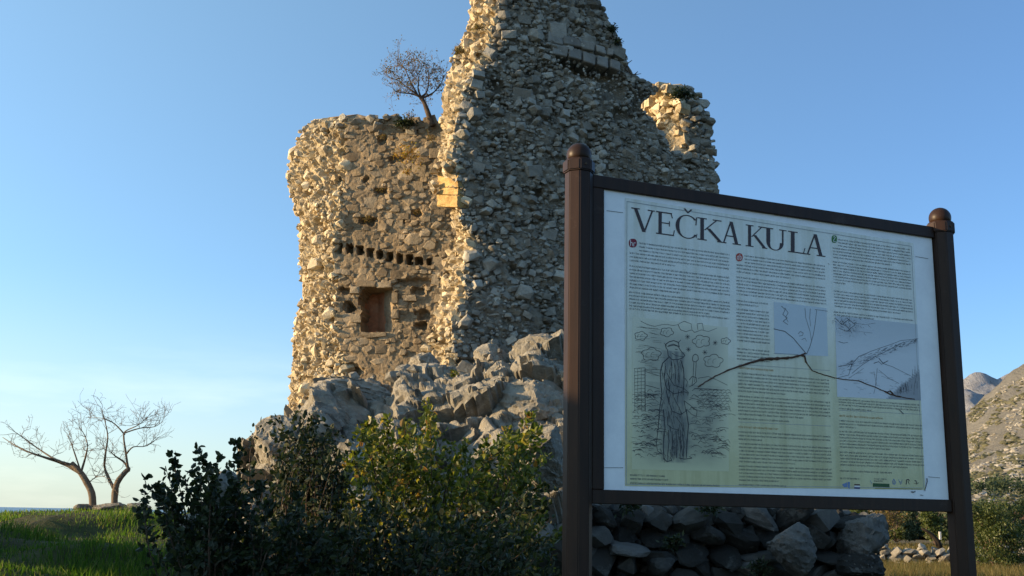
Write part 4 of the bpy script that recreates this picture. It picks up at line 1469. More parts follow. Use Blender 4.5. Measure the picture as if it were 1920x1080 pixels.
# ------------------------------------------------------------------ trees in the plain on the right
def crown_tree(name, label, px, base_py, Y, hpx, wpx, mat, seed, nl, leaf, group, trunk_h=0.3, clumps=14):
    rnd = random.Random(seed)
    rng = np.random.default_rng(seed)
    k = Y / FPX
    c = at(px, base_py, Y)
    hgt, wid = hpx * k, wpx * k
    root = thing(name, label, 'tree', c, group)
    tr = MB()
    pts = []
    for s in range(clumps):
        a = rnd.uniform(0, 6.28)
        rr = wid * .5 * math.sqrt(rnd.random()) * .75
        cz = hgt * rnd.uniform(trunk_h + .06, .88)
        cc = c + Vector((math.cos(a) * rr, math.sin(a) * rr, cz))
        rad = wid * rnd.uniform(.12, .24)
        tr.tube(bend(c + Vector((0, 0, -.1)), cc, .12, 5, .05, rnd), [hgt * .014 * (1 - .14 * i) for i in range(6)], 5, False)
        q = rng.normal(size=(nl // clumps, 3))
        q /= np.linalg.norm(q, axis=1, keepdims=True)
        q *= rad * rng.uniform(.3, 1.0, size=(len(q), 1)) ** .5
        q[:, 2] *= .8
        pts.append(q + np.array(cc))
    tr.build('trunk', M_BARK, root)
    V, F = leaf_arrays(np.concatenate(pts), leaf, rng, .5, 0, False)
    link('crown', mesh_data('crown', V, F, mat), root)
    return root


crown_tree('olive_tree', 'bushy olive tree right of the right post, nearest in the field', 1868, 1068, 48, 128, 122, M_OLIVE, 201, 14000, 0.12, None, .06, 40)
GT = 'trees across the dry meadow'
for i, (px, by, Y, hp, wp, mt, lab) in enumerate([
        (1625, 1014, 98, 62, 60, M_OLIVE, 'yellow green round tree at the left edge of the gap under the board'),
        (1680, 1014, 104, 64, 54, M_OLIVE, 'tree behind the reddish bare bush under the board'),
        (1715, 1012, 100, 58, 44, M_PINE, 'dark tree in the middle of the gap under the board'),
        (1752, 1012, 96, 58, 54, M_OLIVE, 'rounded tree left of the right post, beyond the leaning dead trunk'),
        (1845, 1008, 112, 66, 60, M_PINE, 'dark tree directly behind the nearest olive tree'),
        (1905, 1012, 92, 76, 60, M_PINE, 'dark tree at the right edge behind the nearest olive tree'),
        (1790, 1010, 108, 60, 60, M_PINE, 'tree partly hidden by the right post'),
        (1598, 1014, 106, 58, 50, M_PINE, 'dark tree peeping past the right end of the dry stone wall')]):
    crown_tree('field_tree', lab, px, by, Y, hp, wp * 1.15, mt, 210 + i, 4200, 0.28, GT, .05, 20)
limb_tree('bare_bush', 'reddish leafless bush with many twigs in the meadow under the board', 'shrub', 70,
          [([(1665, 1024), (1661, 1012), (1659, 1000)], 2.2, 1.4), ([(1660, 1002), (1650, 985), (1646, 968)], 1.1, .4), ([(1660, 1000), (1666, 980), (1672, 962)], 1.1, .4), ([(1660, 1002), (1675, 990), (1686, 978)], 1, .4), ([(1660, 1000), (1656, 975), (1655, 955)], 1, .4)],
          14, 1, 221, M_BARK, None, (700, 0.16, M_LEAFDRY, 0.12), (0.4, 1.0), 1, None, .022)
b = MB()
M_DEAD = bark_mat('silhouette_bark', (0.012, 0.010, 0.008), (0.035, 0.027, 0.02))  # near-black colour makes the trunk an unlit silhouette
dt = thing('dead_tree', 'dark dead tree leaning left over the field wall near the right post', 'dead tree', at(1764, 1026, 60))
b.tube([at(x, y, 60) for x, y in ((1764, 1030), (1758, 1014), (1748, 1003), (1738, 996), (1728, 991))], [.16, .14, .11, .08, .05], 7)
b.build('trunk', M_DEAD, dt, True)
b = MB()
b.tube([at(1757, 1022, 60), at(1750, 1014, 60)], [.10, .05], 6)
b.build('branch_stub', M_BARKD, dt, True)
fp = MB()
p = at(1762, 1012, 84)
fp.box(p, (0.14, 0, 0), (0, 0.14, 0), (0, 0, .6))
fpo = fp.build('field_post', plain('pale_post', (0.6, 0.56, 0.5), .8), None, False, label='short pale post in the meadow beyond the dead trunk', cat='post')

# far belt of pines below the slope
rngp = np.random.default_rng(5)
pts = []
for _ in range(170):
    px = random.uniform(1560, 2100)
    Y = random.uniform(330, 520)
    py = 926 - (Y - 330) / 190 * 14 + random.uniform(-4, 4) + 0.0182 * (px - 1850)
    c = at(px, py, Y)
    hgt = random.uniform(3, 6.5)
    q = rngp.normal(size=(60, 3)) * np.array([hgt * .25, hgt * .25, hgt * .27]) + np.array([c.x, c.y, c.z + hgt * .4])
    pts.append(q)
V, F = leaf_arrays(np.concatenate(pts), 1.3, rngp, .6, 0, False)
link('pine_wood', mesh_data('pine_wood', V, F, M_PINE), None, 'stuff', label='dark belt of pines at the foot of the far slope', cat='wood')


def hill_scatter(name, count, mat, wr, hr, f0, f1, label, seed, clump):
    rnd = random.Random(seed)
    G, p0, p1 = GRID['hill']
    ny, nx = G.shape[:2]
    vs, fs, n = [], [], 0
    for _ in range(count * 6):
        if len(vs) >= count: break
        f = rnd.uniform(f0, f1)
        px = rnd.uniform(1770, 2030)
        fi, fj = (px - p0) / (p1 - p0) * (nx - 1), f * (ny - 1)
        i, j = int(fi), min(int(fj), ny - 2)
        a, b_ = fi - i, fj - j
        p = (G[j, i] * (1 - a) + G[j, i + 1] * a) * (1 - b_) + (G[j + 1, i] * (1 - a) + G[j + 1, i + 1] * a) * b_
        if noise.noise(Vector((px * .03, f * 26, seed))) < clump * rnd.uniform(-.2, 1): continue
        w = rnd.uniform(*wr) * (p[1] / 1100) ** .6
        v, fc = ANG[rnd.randrange(N_ANG)]
        R_ = np.array(Matrix.Rotation(rnd.uniform(0, 6.28), 3, 'Z'))
        vs.append((v * np.array([w, w, w * rnd.uniform(*hr)])) @ R_.T + p)
        fs.append(fc + n); n += len(v)
    link(name, mesh_data(name, np.concatenate(vs), np.concatenate(fs), mat), None, 'stuff', label=label, cat=name)


hill_scatter('scrub', 4200, stone_mat('hill_scrub', [(0, (0.06, 0.062, 0.035)), (.6, (0.10, 0.098, 0.06)), (1, (0.15, 0.14, 0.09))], (0.05, 0.05, 0.03), .05, .4, None, .3), (3.0, 8.5), (.35, .7), .30, .98, 'low dark scrub dotted over the limestone slope', 71, .10)
hill_scatter('ledges', 3600, stone_mat('hill_ledge_rock', [(0, (0.20, 0.19, 0.165)), (1, (0.33, 0.31, 0.27))], (0.14, 0.13, 0.11), .05, .4, None, .3), (2.5, 8.0), (.25, .55), .34, .99, 'pale limestone ledges breaking through the slope', 73, 0.0)


# ------------------------------------------------------------------ the information board
def panel_fit():
    P = at(1130, 918, 3.55)
    zt = P.z
    best = None
    lo, hi = 3.6, 4.6
    for _ in range(60):
        mid = (lo + hi) / 2
        q = at(1768, 937, mid)
        if q.z > zt: lo = mid if (at(1768, 937, mid + .01).z < q.z) else lo
        # bisect on sign of (q.z - zt)
        f = q.z - zt
        g = at(1768, 937, hi).z - zt
        if (f > 0) == (g > 0): hi = mid
        else: lo = mid
    return P, at(1768, 937, (lo + hi) / 2)


PA = at(1130, 918, 3.55)
# horizontal direction of the board, from its measured vanishing lines
SD = Vector((0.921, 0.389, 0)).normalized()
SN = Vector((SD.y, -SD.x, 0))           # faces the camera
UP = Vector((0, 0, 1))


def sp(px, py):
    q = on_plane(px, py, PA, SN) - PA
    return q.dot(SD), q.z


PW = (sp(1768, 937)[0] + sp(1739, 447)[0]) / 2
PH = (sp(1132, 354)[1] + sp(1739, 447)[1]) / 2
PB = (sp(1130, 918)[1] + sp(1768, 937)[1]) / 2
print('panel', PW, PH, PB, sp(1768, 937), sp(1739, 447), sp(1132, 354))


def SP(u, v, off=0.0):
    return PA + SD * u + UP * v + SN * off


def post_mat():
    m, nt, b = new_mat('brown_plastic_timber')
    g = nt.nodes.new('ShaderNodeNewGeometry')
    mp = nt.nodes.new('ShaderNodeMapping'); mp.inputs['Scale'].default_value = (1, 1, .12)
    nt.links.new(g.outputs['Position'], mp.inputs['Vector'])
    n = noise_node(nt, 40, 6, .6, mp.outputs['Vector'])
    r = ramp(nt, [(.3, (0.022, 0.012, 0.008)), (.7, (0.038, 0.019, 0.011))], n.outputs['Fac'])
    nw = noise_node(nt, 9, 9, .75, g.outputs['Position'])
    wr = ramp(nt, [(.58, (0, 0, 0)), (.72, (.55, .55, .55))], nw.outputs['Fac'])
    cw = mixcol(nt, 'MIX', wr.outputs['Color'], r.outputs['Color'], (0.085, 0.062, 0.048))
    nt.links.new(cw, b.inputs['Base Color'])
    b.inputs['Roughness'].default_value = 0.42
    b.inputs['Specular IOR Level'].default_value = 0.18
    bp = nt.nodes.new('ShaderNodeBump'); bp.inputs['Strength'].default_value = .12; bp.inputs['Distance'].default_value = .004
    nt.links.new(n.outputs['Fac'], bp.inputs['Height']); nt.links.new(bp.outputs['Normal'], b.inputs['Normal'])
    return m


M_POST = post_mat()
board = thing('information_board', 'large white information board titled VEČKA KULA between two brown octagonal posts with ball finials', 'information board', (PA.x, PA.y, 0.2))


def prism(b, c, r, z0, z1, k=8, r1=None):
    r1 = r if r1 is None else r1
    ring = lambda rr, z: [c + (SD * math.cos(math.pi / k + 2 * math.pi * i / k) + SN * math.sin(math.pi / k + 2 * math.pi * i / k)) * rr + UP * (z - c.z) for i in range(k)]
    v = ring(r, z0) + ring(r1, z1)
    f = [(i, (i + 1) % k, k + (i + 1) % k, k + i) for i in range(k)]
    f += [tuple(range(k - 1, -1, -1)), tuple(range(k, 2 * k))]
    b.add(v, f)


def bevel_mesh(me, off, seg=2):
    bm = bmesh.new(); bm.from_mesh(me)
    bmesh.ops.recalc_face_normals(bm, faces=bm.faces)
    bmesh.ops.bevel(bm, geom=[e for e in bm.edges if len(e.link_faces) == 2 and e.calc_face_angle(0) > .3], offset=off, segments=seg, affect='EDGES')
    bm.to_mesh(me); bm.free()


def make_post(u, ztop):
    c = SP(u, 0, 0.0)
    R = 0.0485
    b = MB(); prism(b, c, R, 0.05, ztop)
    o = b.build('post', M_POST, board)
    bevel_mesh(o.data, .003)
    b = MB()
    prism(b, c, R * 1.16, ztop - .001, ztop + .040)
    cap = b.build('post_cap', M_POST, o)
    bevel_mesh(cap.data, .004)
    cap.matrix_parent_inverse = Matrix.Identity(4)
    o.matrix_parent_inverse = Matrix.Translation(-board.location)
    sb = MB()
    nn_ = (SN * math.cos(0) - SD * 0)
    sc_ = c + nn_ * (R * 1.16 * math.cos(math.pi / 8)) + UP * (ztop + .02 - c.z)
    sb.tube([sc_ - nn_ * .004, sc_ + nn_ * .003], [.0045, .0045], 8)
    scr = sb.build('screw', M_BARKD, o)
    scr.matrix_parent_inverse = Matrix.Identity(4)
    # ball finial: lathe
    bb = MB()
    prof = [(R * 1.00, .040), (R * .98, .044), (R * .80, .047)]
    br = R * .88
    for i in range(0, 15):
        a = -0.42 + i / 14 * (math.pi / 2 + .42)
        prof.append((max(0.0005, br * math.cos(a)), .047 + br * .41 + br * math.sin(a)))
    k = 28
    V = []
    for (r, z) in prof:
        V += [c + (SD * math.cos(2 * math.pi * i / k) + SN * math.sin(2 * math.pi * i / k)) * r + UP * (ztop + z - c.z) for i in range(k)]
    F = [(j * k + i, j * k + (i + 1) % k, (j + 1) * k + (i + 1) % k, (j + 1) * k + i) for j in range(len(prof) - 1) for i in range(k)]
    bb.add(V, F)
    ball = bb.build('ball_finial', M_POST, o, True)
    ball.matrix_parent_inverse = Matrix.Identity(4)
    return o


uL = (sp(1060, 700)[0] + sp(1107, 700)[0]) / 2
uR = (sp(1752, 600)[0] + sp(1798, 600)[0]) / 2
zL = PA.z + sp(1090, 326)[1]
zR = PA.z + sp(1760, 438)[1]
print('posts', uL, uR, zL, zR, sp(1060, 700), sp(1107, 700))
zP = (zL + zR) / 2
make_post(uL, zL)
make_post(uR, zR)
fr_t = 0.034


def rail(name, u0, u1, v0, v1, d0=-0.032, d1=0.012):
    b = MB()
    b.box(SP(u0, v0, d0), SD * (u1 - u0), SN * (d1 - d0), UP * (v1 - v0))
    o = b.build(name, M_POST, board)
    bevel_mesh(o.data, .002, 1)


rail('top_rail', uL + .0475, uR - .0475, PH, PH + .045)
rail('bottom_rail', uL + .0475, uR - .0475, PB - .045, PB)
rail('side_rail', uL + .0475, 0.0, PB + .0005, PH - .0005)

m, nt, b = new_mat('white_panel')
g = nt.nodes.new('ShaderNodeNewGeometry')
n = noise_node(nt, 7, 7, .7, g.outputs['Position'])
r = ramp(nt, [(.35, (0.74, 0.75, 0.76)), (.6, (0.84, 0.85, 0.85))], n.outputs['Fac'])
nt.links.new(r.outputs['Color'], b.inputs['Base Color']); b.inputs['Roughness'].default_value = .35
M_PANEL = m
b = MB()
pw1 = uR - .05
b.box(SP(0, PB, -.018), SD * pw1, SN * .018, UP * (PH - PB))
panel = b.build('panel', M_PANEL, board)


def sheet_quads(name, quads, mat, parent=panel):
    """flat print on the panel; each quad/polygon is given as (u,v) points and an offset"""
    V, F = [], []
    for pts, off in quads:
        s = len(V)
        V += [tuple(SP(u, v, off)) for u, v in pts]
        F.append(tuple(range(s, s + len(pts))))
    me = mesh_data(name, V, F, mat)
    o = link(name, me, parent, kind='stuff' if len(quads) > 12 and name not in ('title_letter',) else None)
    o.matrix_parent_inverse = Matrix.Translation(-board.location)
    return o


panel.matrix_parent_inverse = Matrix.Translation(-board.location)


def PQ(*pxs):
    return [sp(x, y) for x, y in pxs]


# printed sheet: cool at the top, yellowing to the foot, with weather stains
m, nt, bsd = new_mat('printed_sheet')
g = nt.nodes.new('ShaderNodeNewGeometry')
sx = nt.nodes.new('ShaderNodeSeparateXYZ'); nt.links.new(g.outputs['Position'], sx.inputs[0])
n = noise_node(nt, 3.2, 6, .6, g.outputs['Position'])
mr = nt.nodes.new('ShaderNodeMapRange'); mr.inputs['From Min'].default_value = PA.z + .05; mr.inputs['From Max'].default_value = PA.z + PH - .2
nt.links.new(sx.outputs['Z'], mr.inputs['Value'])
ad = nt.nodes.new('ShaderNodeMath'); ad.operation = 'MULTIPLY_ADD'; ad.inputs[1].default_value = .35
nt.links.new(n.outputs['Fac'], ad.inputs[0]); nt.links.new(mr.outputs[0], ad.inputs[2])
r = ramp(nt, [(.15, (0.60, 0.57, 0.31)), (.55, (0.67, 0.655, 0.44)), (.85, (0.74, 0.74, 0.64)), (1.0, (0.77, 0.785, 0.735))], ad.outputs[0])
mpd = nt.nodes.new('ShaderNodeMapping'); mpd.inputs['Scale'].default_value = (1, 1, .05)
nt.links.new(g.outputs['Position'], mpd.inputs['Vector'])
nd_ = noise_node(nt, 22, 5, .6, mpd.outputs['Vector'])
dr = ramp(nt, [(.45, (1, 1, 1)), (.72, (.74, .72, .62))], nd_.outputs['Fac'])
nb = noise_node(nt, 14, 8, .75, g.outputs['Position'])
bl = ramp(nt, [(.3, (.86, .85, .80)), (.6, (1, 1, 1))], nb.outputs['Fac'])
cc_ = mixcol(nt, 'MULTIPLY', .8, mixcol(nt, 'MULTIPLY', .8, r.outputs['Color'], dr.outputs['Color']), bl.outputs['Color'])
nt.links.new(cc_, bsd.inputs['Base Color']); bsd.inputs['Roughness'].default_value = .38
M_SHEET = m
sheet_quads('printed_sheet', [(PQ((1172, 371), (1712, 456), (1734, 918), (1172, 911)), .0015)], M_SHEET)
M_INK = plain('dark_ink', (0.035, 0.035, 0.045), .6)
M_INKT = plain('title_ink', (0.06, 0.045, 0.05), .6)
M_INKG = plain('grey_ink', (0.13, 0.135, 0.14), .6)
M_INKL = plain('light_grey_ink', (0.34, 0.36, 0.37), .6)
M_ORANGE = plain('orange_ink', (0.45, 0.26, 0.10), .6)
M_BORDER = plain('border_ink', (0.36, 0.38, 0.38), .6)


def line_quad(p, q, w, off):
    (u0, v0), (u1, v1) = p, q
    dx, dy = u1 - u0, v1 - v0
    L = math.hypot(dx, dy) or 1e-6
    nx, ny = -dy / L * w / 2, dx / L * w / 2
    return ([(u0 - nx, v0 - ny), (u1 - nx, v1 - ny), (u1 + nx, v1 + ny), (u0 + nx, v0 + ny)], off)


def strokes(polys, off, wscale=1.0):
    """ribbons along polylines in photo pixels with widths in px"""
    out = []
    for pl, w0, w1 in polys:
        n = len(pl)
        uv = [sp(*p) for p in pl]
        wd = [(w0 + (w1 - w0) * i / max(1, n - 1)) * 0.00178 * wscale for i in range(n)]
        for i in range(n - 1):
            (u0, v0), (u1, v1) = uv[i], uv[i + 1]
            dx, dy = u1 - u0, v1 - v0
            L = math.hypot(dx, dy) or 1e-6
            nx, ny = -dy / L / 2, dx / L / 2
            e = 0.15 * wd[i] / L
            out.append(([(u0 - nx * wd[i] - dx * e, v0 - ny * wd[i] - dy * e), (u1 - nx * wd[i + 1] + dx * e, v1 - ny * wd[i + 1] + dy * e),
                         (u1 + nx * wd[i + 1] + dx * e, v1 + ny * wd[i + 1] + dy * e), (u0 + nx * wd[i] - dx * e, v0 + ny * wd[i] - dy * e)], off + (i % 2) * .00004))
    return out


sheet_quads('border_line', strokes([([(1175, 378), (1708, 462)], 1.6, 1.4), ([(1175, 378), (1174, 908)], 1.2, 1.2), ([(1708, 462), (1731, 915)], 1.2, 1.2), ([(1174, 908), (1731, 915)], 1, 1)], .0022), M_BORDER)
# crop marks in the white margin
sheet_quads('crop_mark', strokes([([(1137, 395), (1168, 399)], 1, 1), ([(1132, 877), (1168, 877)], 1, 1), ([(1716, 481), (1740, 485)], 1, 1), ([(1740, 894), (1762, 896)], 1, 1)], .0015), M_INKG)

# --- title: VEČKA KULA, drawn as serif capitals
BASE = lambda x: 435.0 + (x - 1205) * 0.1375
TOP = lambda x: 389.0 + (x - 1184) * 0.1491
LETTERS = []


def letter(x0, x1, polys, join=False):
    if not join: LETTERS.append([])
    for poly in polys:
        pts = []
        for a, c in poly:
            x = x0 + a * (x1 - x0)
            pts.append(sp(x, BASE(x) * (1 - c) + TOP(x) * c))
        LETTERS[-1].append((pts, .0026 + .00003 * (len(LETTERS[-1]) % 5)))


def bar(a0, c0, a1, c1, t):      # slanted stem with horizontal thickness t
    return [(a0, c0), (a0 + t, c0), (a1 + t, c1), (a1, c1)]


def hs(a0, a1, c, t=0.045):      # hairline serif / thin bar
    return [(a0, c), (a1, c), (a1, c + t), (a0, c + t)]


def arcband(cx, cy, rx, ry, a0, a1, tmin, tmax, n=22, phase=0.0):
    out = []
    pts = []
    for i in range(n + 1):
        a = math.radians(a0 + (a1 - a0) * i / n)
        t = tmin + (tmax - tmin) * abs(math.cos(a + phase)) ** 1.3
        pts.append(((cx + rx * math.cos(a), cy + ry * math.sin(a)), (cx + (rx - t) * math.cos(a), cy + (ry - max(.04, t * .28)) * math.sin(a))))
    for p, q in zip(pts, pts[1:]):
        out.append([p[0], q[0], q[1], p[1]])
    return out


def gV(): return [bar(.11, .97, .47, 0, .15), bar(.86, .97, .52, 0, .07), hs(0, .36, .955), hs(.70, 1.0, .955)]
def gE(): return [bar(.13, 0, .13, 1, .18), hs(0, .86, .955, .05), hs(0, .98, 0, .05), hs(.3, .74, .50, .045), bar(.80, .955, .86, .78, .05), bar(.92, .05, .97, .26, .05), bar(.70, .40, .70, .63, .05)]
def gC(): return arcband(.56, .5, .56, .53, 42, 322, .05, .18) + [bar(.93, .62, .96, .98, .05), bar(.95, .05, .99, .24, .03)]
def gK(): return [bar(.11, 0, .11, 1, .14), hs(0, .36, .955), hs(0, .36, 0), bar(.25, .47, .70, .97, .06), hs(.58, .92, .955), bar(.34, .56, .82, 0, .15), hs(.76, 1.0, 0)]
def gA(): return [bar(.12, 0, .48, 1.02, .07), bar(.73, 0, .45, 1.02, .16), hs(.26, .72, .33), hs(0, .30, 0), hs(.60, 1.02, 0)]
def gU(): return [bar(.12, .36, .12, 1, .17), bar(.80, .36, .80, 1, .07), hs(0, .42, .955), hs(.68, 1.0, .955)] + arcband(.495, .36, .375, .38, 180, 360, .05, .16, 18)
def gL(): return [bar(.16, 0, .16, 1, .22), hs(0, .56, .955), hs(0, .96, 0, .05), bar(.88, .05, .96, .28, .05)]


letter(1183, 1227, gV()); letter(1229.5, 1264, gE()); letter(1266, 1306, gC())
letter(1266, 1306, [[(.38, 1.30), (.47, 1.30), (.60, 1.14), (.56, 1.10)], [(.80, 1.30), (.70, 1.30), (.56, 1.13), (.59, 1.10)]], True)
letter(1307, 1356, gK()); letter(1350, 1388, gA()); letter(1397.5, 1438, gK()); letter(1431, 1474, gU()); letter(1477, 1509, gL()); letter(1507, 1546, gA())
for LET in LETTERS: sheet_quads('title_letter', LET, M_INKT)


# --- body text in three columns: rows of small letter strokes
def text_block(out, x0, x1, y, nlines, pitch, last=1.0, indent=(0, 0), hpx=4.2, seed=0, dens=1.0):
    rnd = random.Random(seed)
    u0, v0 = sp(x0, y)
    u1 = sp(x1, y + (x1 - x0) * .09)[0]
    dv = pitch * 0.00178 * 1.0
    h = hpx * 0.00178 * .62
    cw = h * .62
    for ln in range(nlines):
        v = v0 - dv * ln
        us = u0 + (indent[1] * 0.00195 if ln < indent[0] else 0)
        ue = u1 if ln < nlines - 1 else u0 + (u1 - u0) * last
        u = us
        while u < ue - cw:
            nl = rnd.choice((2, 2, 3, 4, 5, 5, 6, 7, 8, 9, 10))
            for c in range(nl):
                if u > ue - cw: break
                t = cw * .22
                up = rnd.random()
                top = h * (1.5 if up < .2 else 1.0)
                bot = -h * .4 if up > .92 else 0
                k = rnd.random()
                off = .0024 + .00003 * (c % 2)
                out.append(([(u, v + bot), (u + t, v + bot), (u + t, v + top), (u, v + top)], off))
                if k < .6: out.append(([(u + cw * .55, v), (u + cw * .55 + t, v), (u + cw * .55 + t, v + h), (u + cw * .55, v + h)], off))
                if k > .25: out.append(([(u + t, v + h * .82), (u + cw * .6, v + h * .82), (u + cw * .6, v + h), (u + t, v + h)], off))
                if k < .5: out.append(([(u + t, v), (u + cw * .6, v), (u + cw * .6, v + h * .18), (u + t, v + h * .18)], off))
                u += cw
            u += cw * .75


def column(blocks, mat, seed):
    out = []
    for i, bl in enumerate(blocks):
        text_block(out, *bl[:5], last=bl[5] if len(bl) > 5 else 1.0, indent=bl[6] if len(bl) > 6 else (0, 0), seed=seed + i)
    sheet_quads('printed_text', out, mat)


column([(1180, 1367, 455, 6, 7.3, .45, (3, 19)), (1180, 1368, 500, 7, 7.0, .5), (1179, 1368, 549, 5, 6.6, .8), (1179, 1368, 580, 1, 7, 1.0),
        (1181, 1300, 892, 1, 6, .55), (1181, 1262, 899, 1, 6, .9), (1181, 1350, 907, 1, 6, 1.0)], M_INKG, 1)
column([(1380, 1546, 479, 6, 7.0, .6, (3, 18)), (1380, 1548, 521, 6, 6.9, 1.0), (1380, 1440, 565, 2, 7, .7), (1380, 1442, 581, 10, 7.0, 1.0), (1381, 1442, 655, 4, 6.8, 1.0),
        (1383, 1555, 701, 6, 7.0, .5), (1383, 1556, 744, 6, 7.0, .7), (1384, 1480, 786, 1, 6, 1.0), (1384, 1557, 811, 3, 7.0, .25), (1385, 1558, 833, 6, 6.9, .6), (1385, 1560, 875, 5, 6.7, .42), (1385, 1475, 910, 1, 6, 1.0)], M_INKG, 40)
column([(1560, 1706, 449, 7, 6.7, .75, (3, 13)), (1561, 1707, 492, 8, 6.4, .15), (1563, 1710, 547, 6, 6.4, .85), (1563, 1712, 586, 2, 6.2, .5),
        (1572, 1724, 750, 3, 5.6, 1.0), (1572, 1640, 767, 1, 6, .9), (1573, 1729, 790, 3, 6.3, .2), (1573, 1730, 810, 6, 6.3, .6), (1574, 1732, 849, 5, 6.3, .8), (1574, 1672, 884, 1, 6, 1.0),
        (1575, 1613, 898, 1, 6, 1.0), (1638, 1662, 899, 1, 5, 1.0), (1638, 1656, 903, 1, 5, 1.0)], M_INKG, 80)
head = []
text_block(head, 1384, 1450, 691, 1, 6, hpx=5, seed=300); text_block(head, 1384, 1462, 802, 1, 6, hpx=5, seed=301); text_block(head, 1573, 1655, 781, 1, 6, hpx=5, seed=302)
sheet_quads('small_heading', head, M_ORANGE)
sheet_quads('divider_line', strokes([([(1384, 683), (1555, 695)], .8, .8), ([(1384, 791), (1557, 799)], .8, .8), ([(1572, 769), (1727, 777)], .8, .8)], .0022), M_INKL)


def disc(cx, cy, rx, ry, off, n=18, sq=2.0):
    pts = []
    for i in range(n):
        a = 2 * math.pi * i / n
        c, s = math.cos(a), math.sin(a)
        pts.append((cx + rx * math.copysign(abs(c) ** (2 / sq), c), cy + ry * math.copysign(abs(s) ** (2 / sq), s)))
    return ([sp(*p) for p in reversed(pts)], off)


sheet_quads('language_badge', [disc(1186, 456, 7.6, 8.2, .0024, 18, 2.6)], plain('crimson_ink', (0.22, 0.02, 0.035), .5))
sheet_quads('language_badge', [disc(1385.5, 482.5, 6.4, 7.6, .0024, 18, 2.4)], plain('vermilion_ink', (0.42, 0.06, 0.035), .5))
sheet_quads('language_badge', [disc(1563.5, 448.5, 5.0, 7.0, .0024, 18, 3)], plain('green_ink', (0.04, 0.16, 0.04), .5))
M_WHITEINK = plain('white_ink', (0.72, 0.72, 0.70), .5)
sheet_quads('badge_lettering', strokes([([(1181.5, 450), (1181.5, 461)], 1.4, 1.4), ([(1181.5, 456), (1184, 454.5), (1185, 456), (1185, 461.5)], 1.2, 1.2), ([(1187.5, 455.5), (1187.5, 462)], 1.3, 1.3), ([(1187.5, 457), (1189, 455.5), (1191, 456)], 1.2, 1),
                                        ([(1383.5, 480), (1381.5, 482), (1381.5, 486), (1383.5, 487)], 1.1, 1.1), ([(1384, 480), (1384, 487)], 1.1, 1.1), ([(1386.5, 477), (1386.5, 487)], 1.2, 1.2), ([(1386.5, 482), (1389, 481.5), (1389.5, 485), (1387, 487.5)], 1.1, 1.1),
                                        ([(1561.5, 445), (1564, 443.8), (1565.2, 446), (1562, 450.5), (1562, 453), (1566, 453.6)], 1.2, 1.2)], .0028), M_WHITEINK)

# --- sponsors' marks along the foot
sheet_quads('flag_mark', [(PQ((1601, 907.5), (1611.8, 908), (1611.8, 910.6), (1601, 910.1)), .0024)], plain('flag_dark_red', (0.07, 0.03, 0.03), .5))
sheet_quads('flag_mark', [(PQ((1601, 910.2), (1611.8, 910.7), (1611.8, 913.6), (1601, 913.1)), .0024)], M_WHITEINK)
sheet_quads('flag_mark', [(PQ((1601, 913.2), (1611.8, 913.7), (1611.8, 916.6), (1601, 916.1)), .0024)], plain('flag_blue', (0.03, 0.04, 0.14), .5))
M_BLUEINK = plain('blue_ink', (0.16, 0.24, 0.42), .5)
sheet_quads('sponsor_mark', [(PQ((1588.5, 903.5), (1593, 903.8), (1592.4, 917), (1589, 914)), .0024), (PQ((1578, 908), (1584, 906), (1587.5, 904), (1588, 913), (1582, 914)), .0024)], M_BLUEINK)
sheet_quads('sponsor_bar', [(PQ((1636, 906), (1667, 907.2), (1667, 913.6), (1636, 912.6)), .0024)], plain('dark_green_ink', (0.03, 0.09, 0.03), .5))
sheet_quads('sponsor_mark', strokes([([(1632, 900), (1631, 903), (1634, 905), (1632, 908)], .8, .8), ([(1675, 898.5), (1672.8, 902), (1673.5, 907), (1677, 908), (1678.5, 904), (1675, 898.5)], 1.6, 1.6), ([(1675.6, 902), (1675.6, 906)], 1.2, 1.2),
                                     ([(1684, 899), (1688, 908.5), (1691, 899)], .9, .9), ([(1686, 902), (1690, 906)], .9, .9)], .0024), M_BLUEINK)
sheet_quads('sponsor_mark', strokes([([(1698.5, 908), (1699, 899.5), (1703, 899), (1704.5, 902)], 2.0, 1.4), ([(1702, 902), (1704, 908)], 1.4, 1.0), ([(1714.5, 901), (1717, 902), (1717.5, 906), (1722, 905.5)], 2.2, 1.0), ([(1713, 906), (1719, 908)], .8, .8)], .0024), M_INK)
sheet_quads('stain_line', strokes([([(1640, 915.5), (1728, 917)], 1.2, 1.2)], .0024), plain('yellow_stain', (0.30, 0.27, 0.06), .6))
sheet_quads('tear_mark', strokes([([(1737, 897), (1737.5, 903), (1735, 912), (1733, 920)], 2.6, 1.6)], .003), M_INK)
sheet_quads('scuff_mark', strokes([([(1708, 922), (1712, 923), (1715, 921)], 3, 2), ([(1684, 767), (1690, 773), (1693, 776)], 1.5, 2.2), ([(1725, 928), (1730, 929)], 1.5, 1), ([(1552, 494), (1554, 496)], 1, 1)], .003), M_INKG)

